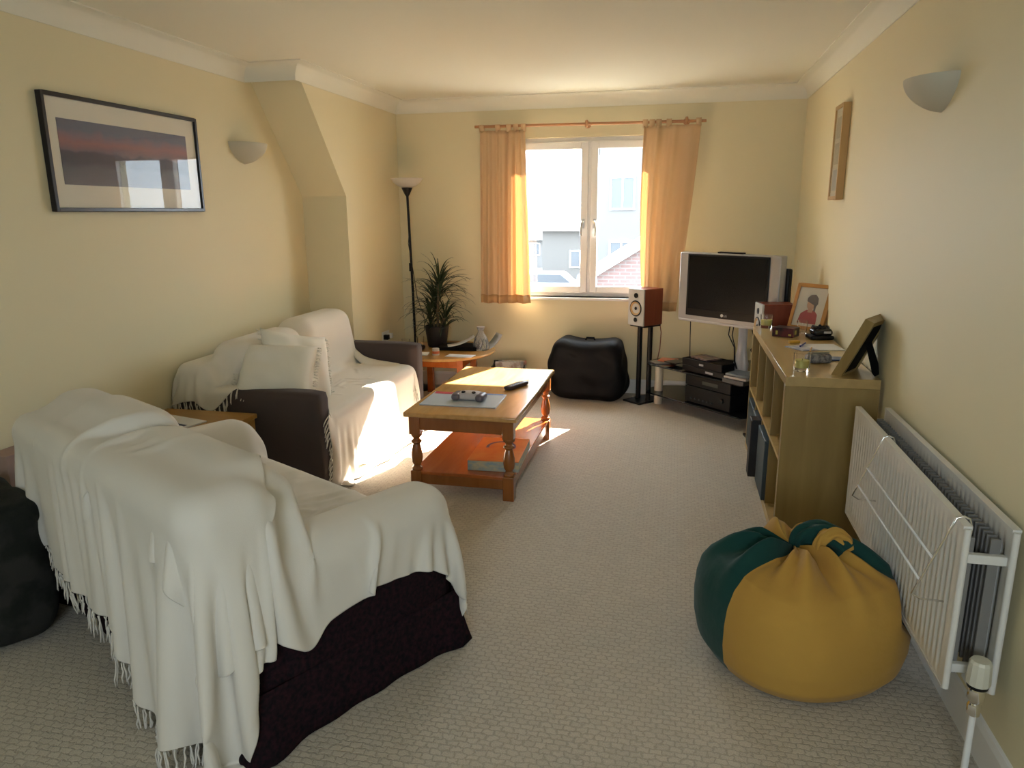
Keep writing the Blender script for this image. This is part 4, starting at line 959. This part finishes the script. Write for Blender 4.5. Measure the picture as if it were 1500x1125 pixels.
# local x runs along the wall, local -y comes out into the room
m = MB(); t = .020
m.box(-FW/2, -FW/2+t, -FD, 0, 0, FH); m.box(FW/2-t, FW/2, -FD, 0, 0, FH); m.box(-FW/2+t, FW/2-t, -FD, 0, 0, t); m.box(-FW/2+t, FW/2-t, -FD, 0, FH-t, FH)
m.build('frame', wood('beech_frame', 'b08a50', 'c49c60', 'Z', 3, .35), wf, bevel=.002)
MB().box(-FW/2+t, FW/2-t, -.030, -.022, t, FH-t).build('mount', mat('mount_white', (0.66, 0.64, 0.56), .7), wf, smooth=0)
for k, (za, c1_, c2_) in enumerate([(.335, (0.22, 0.21, 0.17), (0.36, 0.34, 0.27)), (.195, (0.20, 0.18, 0.15), (0.32, 0.30, 0.26)), (.050, (0.22, 0.28, 0.36), (0.36, 0.42, 0.48))]):
    MB().box(-FW/2+.045, FW/2-.045, -.032, -.030, za, za+.115).build('photo', mat('photo_%d' % k, c1_, .4, noise=(9, c2_, .12, (1, 1, 1))), wf, smooth=0)
MB().box(-FW/2+t, FW/2-t, -.037, -.0355, t, FH-t).build('glass', M_pane, wf, smooth=0)
def sconce(label, loc, rz, hw_=.15, pr_=.13, hh=.115):
    s = thing('wall_light', label, 'wall light', loc, rz); rows = []; n = 26
    inner = []
    for j in range(14):
        t = j/13; r_ = math.sin(t*PI/2)**.62; z = -hh*(1-t)
        rows.append([(hw_*r_*math.cos(PI*i/n), -pr_*r_*math.sin(PI*i/n), z) for i in range(n+1)])
        inner.append([((hw_-.006)*r_*math.cos(PI*i/n), -(pr_-.006)*r_*math.sin(PI*i/n), z+.004*(1-t)) for i in range(n+1)][::-1])
    m = MB(); m.grid(rows); m.grid(inner); m.grid([rows[-1], inner[-1][::-1]])
    m.build('shade', mat('plaster_shade', (0.54, 0.51, 0.41), .8), s, smooth=60)
    MB().box(-.035, .035, -.014, 0, -.06, .0).build('backplate', M_white, s, bevel=.002)
    MB().lathe([(0, 0), (.012, 0), (.014, .03), (.012, .05), (0, .052)], 14, TR(0, -.045, -.055)).build('bulb', mat('bulb_opal', (0.6, 0.6, 0.58), .3), s)
    return s
sconce('half bowl plaster wall light on the right wall above the radiator', (R, 2.985, 1.945), -PI/2)
sconce('half bowl plaster wall light on the left wall beside the framed landscape', (L, 4.30, 1.93), PI/2, .16, .14, .125)
# ------------------------------------------------------------------ picture, left wall
lp = thing('picture_frame', 'wide black framed sunset landscape on the left wall', 'picture', (L+.001, 3.285, 1.515), PI/2)
PW, PH = 1.05, .505; t = .017
m = MB(); m.box(-PW/2, -PW/2+t, -.028, 0, 0, PH); m.box(PW/2-t, PW/2, -.028, 0, 0, PH); m.box(-PW/2+t, PW/2-t, -.028, 0, 0, t); m.box(-PW/2+t, PW/2-t, -.028, 0, PH-t, PH)
m.build('frame', mat('black_lacquer', (0.012, 0.010, 0.012), .3), lp, bevel=.002)
MB().box(-PW/2+t, PW/2-t, -.014, -.004, t, PH-t).build('mount', mat('mount_ivory', (0.74, 0.70, 0.60), .7), lp, smooth=0)
def sunset():
    m = bpy.data.materials.new('sunset_print'); m.use_nodes = True; nt = m.node_tree; b = nt.nodes['Principled BSDF']; b.inputs['Roughness'].default_value = .5
    tc = nt.nodes.new('ShaderNodeTexCoord'); sp_ = nt.nodes.new('ShaderNodeSeparateXYZ'); nt.links.new(tc.outputs['Generated'], sp_.inputs[0])
    nz = nt.nodes.new('ShaderNodeTexNoise'); nz.inputs['Scale'].default_value = 3; nz.inputs['Detail'].default_value = 8
    mp = nt.nodes.new('ShaderNodeMapping'); mp.inputs['Scale'].default_value = (2.2, 1, 1.2); nt.links.new(tc.outputs['Generated'], mp.inputs[0]); nt.links.new(mp.outputs[0], nz.inputs[0])
    ad = nt.nodes.new('ShaderNodeMath'); ad.operation = 'MULTIPLY_ADD'; ad.inputs[1].default_value = .28; nt.links.new(nz.outputs[0], ad.inputs[0]); nt.links.new(sp_.outputs['Z'], ad.inputs[2])
    r = nt.nodes.new('ShaderNodeValToRGB'); e = r.color_ramp.elements
    st_ = [(.10, (0.13, 0.11, 0.12)), (.40, (0.09, 0.08, 0.09)), (.50, (0.035, 0.025, 0.035)), (.64, (0.05, 0.03, 0.04)), (.68, (0.16, 0.09, 0.10)), (.82, (0.30, 0.12, 0.11)), (.93, (0.20, 0.13, 0.16)), (1.0, (0.12, 0.12, 0.17))]
    e[0].position = st_[0][0]; e[0].color = (*st_[0][1], 1); e[1].position = 1; e[1].color = (*st_[-1][1], 1)
    for p_, c_ in st_[1:-1]:
        q = e.new(p_); q.color = (*c_, 1)
    nt.links.new(ad.outputs[0], r.inputs[0]); nt.links.new(r.outputs[0], b.inputs['Base Color']); return m
MB().box(-.447, .428, -.016, -.014, .118, .402).build('print', sunset(), lp, smooth=0)
MB().box(-PW/2+t, PW/2-t, -.0205, -.019, t, PH-t).build('glass', pane_mat('picture_glass', refl=.03), lp, smooth=0)

# ------------------------------------------------------------------ radiator
RY0, RY1, RZ0, RZ1 = 1.905, 3.09, .26, .715
ra = thing('radiator', 'white double panel radiator on the right wall beneath the wall light', 'radiator', (R, (RY0+RY1)/2, 0))
ln_ = (RY1-RY0)/2
def panel(x, th, face):
    m = MB(); n = int((RY1-RY0-.06)/.0333); pts = [(-ln_, 0), (-ln_+.03, 0)]
    w_ = (2*ln_-.06)/n
    for i in range(n):
        a_ = -ln_+.03+i*w_; pts += [(a_+w_*.22, 0), (a_+w_*.36, face*.008), (a_+w_*.64, face*.008), (a_+w_*.78, 0)]
    pts += [(ln_-.03, 0), (ln_, 0)]
    # corrugated middle, flat top and bottom bands
    def band(z0, z1, k):
        A = [(x+q*k, y, z0) for y, q in pts]; B = [(x+q*k, y, z1) for y, q in pts]; return [A, B]
    rows = [[(x, y, RZ0) for y, q in pts], [(x, y, RZ0+.035) for y, q in pts], [(x+q, y, RZ0+.05) for y, q in pts], [(x+q, y, RZ1-.065) for y, q in pts], [(x, y, RZ1-.05) for y, q in pts], [(x, y, RZ1) for y, q in pts]]
    m.grid(rows)
    bk_ = [[(x-face*-.0-(th), y, z) for y in (-ln_, ln_)] for z in (RZ0, RZ1)]
    return m
for x, nm in ((-.150, 'front_panel'), (-.040, 'rear_panel')):
    m = panel(x, .012, 1)
    m.box(x+.009, x+.016, -ln_, ln_, RZ0, RZ1); m.box(x-.003, x+.018, -ln_, ln_, RZ1-.004, RZ1+.006); m.box(x-.002, x+.016, -ln_, ln_, RZ0-.003, RZ0+.004)
    m.tube([(x+.007, -ln_-.002, RZ0), (x+.007, -ln_-.002, RZ1)], .009, 8); m.tube([(x+.007, ln_+.002, RZ0), (x+.007, ln_+.002, RZ1)], .009, 8)
    m.build(nm, M_rad, ra, smooth=50)
m = MB()
for x in (-.133, -.064):
    n = 44
    for i in range(n):
        y = -ln_+.03+(2*ln_-.06)*i/(n-1); d = .022 if x < -.1 else -.0
        m.box(x if x < -.1 else x-.012, x+.020 if x < -.1 else x+.012, y-.004, y+.004, RZ0+.03, RZ1-.035)
m.build('convector_fins', mat('fin_grey', (0.20, 0.19, 0.18), .6), ra, smooth=0)
for yy in (-ln_+.02, ln_-.02):
    for zz in (RZ1-.10, RZ0+.04): MB().box(-.14, -.03, yy-.010, yy+.010, zz, zz+.025).build('connector', M_rad, ra, bevel=.003)
for yy in (-ln_+.15, ln_-.18): MB().box(-.03, -.001, yy, yy+.03, RZ0+.1, RZ1-.1).build('bracket', M_rad, ra, bevel=.003)
yv = -ln_-.05
vt = MB().tube([(-.088, -ln_+.02, RZ0+.03), (-.088, yv, RZ0+.03)], .012, 12); vt.build('tail_pipe', M_white, ra)
MB().lathe([(.015, RZ0-.035), (.017, RZ0-.01), (.013, RZ0), (.020, RZ0+.012), (.020, RZ0+.04), (.014, RZ0+.05)], 20, TR(-.088, yv, 0)).build('valve_body', M_chrome, ra)
vh = MB().lathe([(0, RZ0+.055), (.027, RZ0+.055), (.029, RZ0+.062), (.026, RZ0+.115), (.022, RZ0+.122), (0, RZ0+.123)], 12, TR(-.088, yv, 0)).build('valve_head', mat('valve_ivory', (0.62, 0.60, 0.50), .35), ra, smooth=20)
MB().lathe([(.024, RZ0+.045), (.026, RZ0+.055)], 20, TR(-.088, yv, 0)).build('valve_ring', M_black, ra)
MB().tube([(-.088, yv, RZ0-.03), (-.088, yv, .0)], .0085, 12).build('supply_pipe', M_white, ra)
# over-radiator airer
ai = thing('radiator_airer', 'thin white wire drying rack hooked over the radiator front', 'airer', (R-.150, 2.30, RZ1), 0)
for yy in (-.36, .34):
    m = MB(); m.tube([(.028, yy, -.06), (.030, yy, -.01), (.022, yy, .012), (.008, yy, .018), (-.008, yy, .012), (-.03, yy, -.05), (-.075, yy, -.17), (-.09, yy, -.21), (-.07, yy, -.222), (-.012, yy, -.225)], .0028, 8)
    m.build('side_wire', M_chrome, ai, smooth=180)
for zz, xx in ((-.105, -.051), (-.17, -.075)):
    MB().tube([(xx, -.36, zz), (xx, .34, zz)], .0032, 8).build('rail', mat('white_wire', (0.8, 0.8, 0.8), .3), ai, smooth=180)

# ------------------------------------------------------------------ yellow and green beanbag
bb = thing('beanbag', 'yellow and green round beanbag with twisted top beside the radiator', 'beanbag', (.450, 2.40, 0))
M_by = mat('beanbag_yellow', (0.52, 0.30, 0.065), .9, spec=.15, sheen=.1, bump=(7, .45, .02), noise=(3, (0.48, 0.27, 0.055), .3, (1, 1, 1)))
M_bg = mat('beanbag_green', (0.012, 0.055, 0.048), .9, spec=.15, sheen=.1, bump=(7, .45, .02))
NU, NV = 240, 84
pin = Vector((-.022, .045, .375)); rowsb = []; mi_ = []
bod = [(0.0, .0), (.22, .001), (.285, .012), (.318, .055), (.330, .12), (.331, .19), (.324, .25), (.304, .305), (.270, .345)]
ss = np.linspace(0, 1, len(bod))
def wr(ph, t):
    a_ = .55*math.sin(7*ph+1.0+1.2*t)+.40*math.sin(11*ph+.4-1.0*t)+.22*math.sin(19*ph+1.1*t+2)+.25*math.sin(4*ph+2)
    return a_
for v in range(NV+1):
    row = []
    q = v/NV
    for u_ in range(NU):
        ph = 2*PI*u_/NU
        if q < .55:
            t = q/.55; r_ = np.interp(t, ss, [b_[0] for b_ in bod]); z = np.interp(t, ss, [b_[1] for b_ in bod])
            sq = 1+.05*math.cos(4*(ph+.3))*math.sin(t*PI/2)
            k = .005*math.sin(4*ph+2)*t+wr(ph, .0)*.013*max(0, (t-.7)/.3)**1.5
            r_ = r_*sq+k*(t > .3)
            x = r_*math.cos(ph); y = r_*math.sin(ph)
        else:
            t = (q-.55)/.45; sq = 1+.05*math.cos(4*(ph+.3))
            r0_ = .270*sq+wr(ph, 0)*.013
            ex = Vector((r0_*math.cos(ph), r0_*math.sin(ph), .345))
            tw = ph+.9*t*t
            c_ = pin*t**1.15; rr_ = (1-t)**.9
            x = ex.x*rr_+c_.x; y = ex.y*rr_+c_.y
            a0_ = math.cos(.0); xx_ = x-c_.x; yy_ = y-c_.y; an = .5*t*t
            x = c_.x+xx_*math.cos(an)-yy_*math.sin(an); y = c_.y+xx_*math.sin(an)+yy_*math.cos(an)
            z = .345+.060*math.sin(min(1, t*1.5)*PI/2)-.030*max(0, t-.6)/.4+wr(ph, t)*(.004+.055*math.sin(PI*min(1, t**.8*.9+.05))**1.2*t**.6)
            if t > .93: z += 0
        x = min(x, .274+.05*max(0, min(1, (.24-z)/.06)))
        row.append((x, y, z))
    row.append(row[0]); rowsb.append(row)
mbb = MB()
for v in range(NV):
    q = (v+.5)/NV
    t = max(0, (q-.55)/.45)
    for u_ in range(NU):
        ph = math.degrees(2*PI*(u_+.5)/NU) % 360
        if ph > 180: ph -= 360
        # panels: front yellow, right green, back yellow, left green
        yl = (-142 < ph < -14) or (62 < ph < 130)
        mbb.mi = 0 if yl else 1
        mbb.add([rowsb[v][u_], rowsb[v][u_+1], rowsb[v+1][u_+1], rowsb[v+1][u_]], [(0, 1, 2, 3)])
mbb.build('cover', [M_by, M_bg], bb, smooth=180)
# twisted neck folded over as a loop on top
def twist(pts, r_, m_, nm, seedk):
    out = MB(); rows = []; n = len(pts); prevu = None
    for i in range(n):
        p = Vector(pts[i]); t_ = (Vector(pts[min(n-1, i+1)])-Vector(pts[max(0, i-1)])).normalized()
        u_ = (prevu-t_*prevu.dot(t_)).normalized() if prevu else t_.orthogonal().normalized(); prevu = u_; w_ = t_.cross(u_); ring = []
        for k in range(28):
            a_ = 2*PI*k/28; rad = r_[i]*(1+.20*math.sin(5*a_+i*.35+seedk)+.08*math.sin(9*a_-i*.2))
            ring.append(p+(u_*math.cos(a_)+w_*math.sin(a_))*rad)
        ring.append(ring[0]); rows.append(ring)
    out.grid(rows); return out.build(nm, m_, bb, smooth=180)
def spl(P_, n=30):
    P_ = [Vector(p) for p in P_]; out = []
    for i in range(len(P_)-1):
        p0 = P_[max(0, i-1)]; p1 = P_[i]; p2 = P_[i+1]; p3 = P_[min(len(P_)-1, i+2)]
        for k in range(n//(len(P_)-1)):
            t = k/(n//(len(P_)-1)); out.append(.5*((2*p1)+(p2-p0)*t+(2*p0-5*p1+4*p2-p3)*t*t+(3*p1-p0-3*p2+p3)*t**3))
    out.append(P_[-1]); return out
q_ = spl([(-.018, .045, .365), (.005, .055, .412), (.05, .05, .432), (.10, .02, .428), (.135, -.01, .400)])
twist(q_, list(np.interp(np.linspace(0, 1, len(q_)), [0, .3, .7, 1], [.018, .034, .042, .030])), M_bg, 'twisted_neck', 0)
q_ = spl([(.045, -.015, .405), (.060, -.012, .440), (.095, .0, .455), (.130, .0, .435), (.145, -.01, .405)])
twist(q_, list(np.interp(np.linspace(0, 1, len(q_)), [0, .4, .8, 1], [.016, .022, .020, .010])), M_by, 'neck_frill', 2)

# ------------------------------------------------------------------ left corner: low table, magazines, rucksack, box
lt = thing('corner_table', 'low wooden table between the two sofas by the left wall', 'table', (-2.39, 3.02, 0))
M_ot = wood('oak_table', '9c7338', 'b08846', 'X', 4, .35)
MB().box(-.27, .27, -.28, .27, .455, .48).build('tabletop', M_ot, lt, bevel=.004)
for sx in (-1, 1):
    for sy_ in (-1, 1): MB().box(sx*.24-.02, sx*.24+.02, sy_*.24-.02, sy_*.24+.02, 0, .455).build('leg', M_ot, lt, bevel=.003)
m = MB(); m.box(-.22, .22, -.255, -.24, .39, .455); m.box(-.22, .22, .24, .255, .39, .455); m.box(-.255, -.24, -.22, .22, .39, .455); m.box(.24, .255, -.22, .22, .39, .455); m.build('apron', M_ot, lt, bevel=.002)
mg = thing('magazine', 'white magazine with blue stripes and red corner on the low table between sofas', 'magazine', (-2.45, 3.02, .4805), -.25)
MB().box(-.15, .15, -.11, .11, 0, .008).build('pages', M_paper, mg, bevel=.001)
m = MB(); m.box(.02, .13, -.10, -.08, .0081, .0088); m.box(.02, .13, -.055, -.035, .0081, .0088); m.box(.02, .13, -.01, .01, .0081, .0088); m.build('blue_stripe', mat('stripe_navy', (0.03, 0.04, 0.12), .4), mg, smooth=0)
MB().box(.135, .15, -.11, -.02, .0081, .0088).build('red_corner', mat('corner_red', (0.45, 0.03, 0.05), .4), mg, smooth=0)
tag(MB().box(-.05, .05, -.08, .08, 0, .57).build('cardboard_box', mat('cardboard_pink', (0.36, 0.24, 0.20), .8), bevel=.003, loc=(-2.61, 2.30, 0)), 'tall narrow brown box against the left wall behind the near sofa', 'box')
rk = thing('rucksack', 'dark green rucksack slumped on the floor behind the near sofa', 'bag', (-2.40, 1.97, 0), -.45)
vs, fs = box_cushion(-.24, .24, -.15, .15, 0, .52, .11, n=18)
M_rk = mat('rucksack_cloth', (0.006, 0.008, 0.006), .9, noise=(9, (0.022, 0.022, 0.020), .08, (1, 1, 1)), bump=(40, .4, .006))
MB().add([Vector((v.x*(1-.18*v.z)+.012*math.sin(v.z*25+v.y*12), v.y*(1-.35*v.z)+.012*math.sin(v.x*24+v.z*17), v.z*(1-.06*math.cos(v.x*9)))) for v in vs], fs).build('body', M_rk, rk, smooth=180)
vs, fs = box_cushion(-.15, .15, -.21, -.10, .03, .27, .05, n=10); MB().add([Vector((v.x, v.y+.01*math.sin(v.x*30+v.z*20), v.z)) for v in vs], fs).build('front_pocket', M_rk, rk, smooth=180)
vs, fs = box_cushion(-.20, .20, -.16, .12, .42, .53, .05, n=10); MB().add([Vector((v.x, v.y, v.z+.01*math.sin(v.x*30))) for v in vs], fs).build('lid', M_rk, rk, smooth=180)
M_sp = mat('strap_grey', (0.05, 0.05, 0.045), .8)
for x in (-.10, .10):
    MB().grid([[(x-.016, -.165, .50), (x+.016, -.165, .50)], [(x-.016, -.222, .40), (x+.016, -.222, .40)], [(x-.016, -.232, .20), (x+.016, -.232, .20)], [(x-.016, -.20, .02), (x+.016, -.20, .02)]]).build('strap', M_sp, rk, smooth=180, solid=.004)
    MB().box(x-.022, x+.022, -.238, -.224, .29, .32).build('buckle', M_silver, rk, bevel=.003)
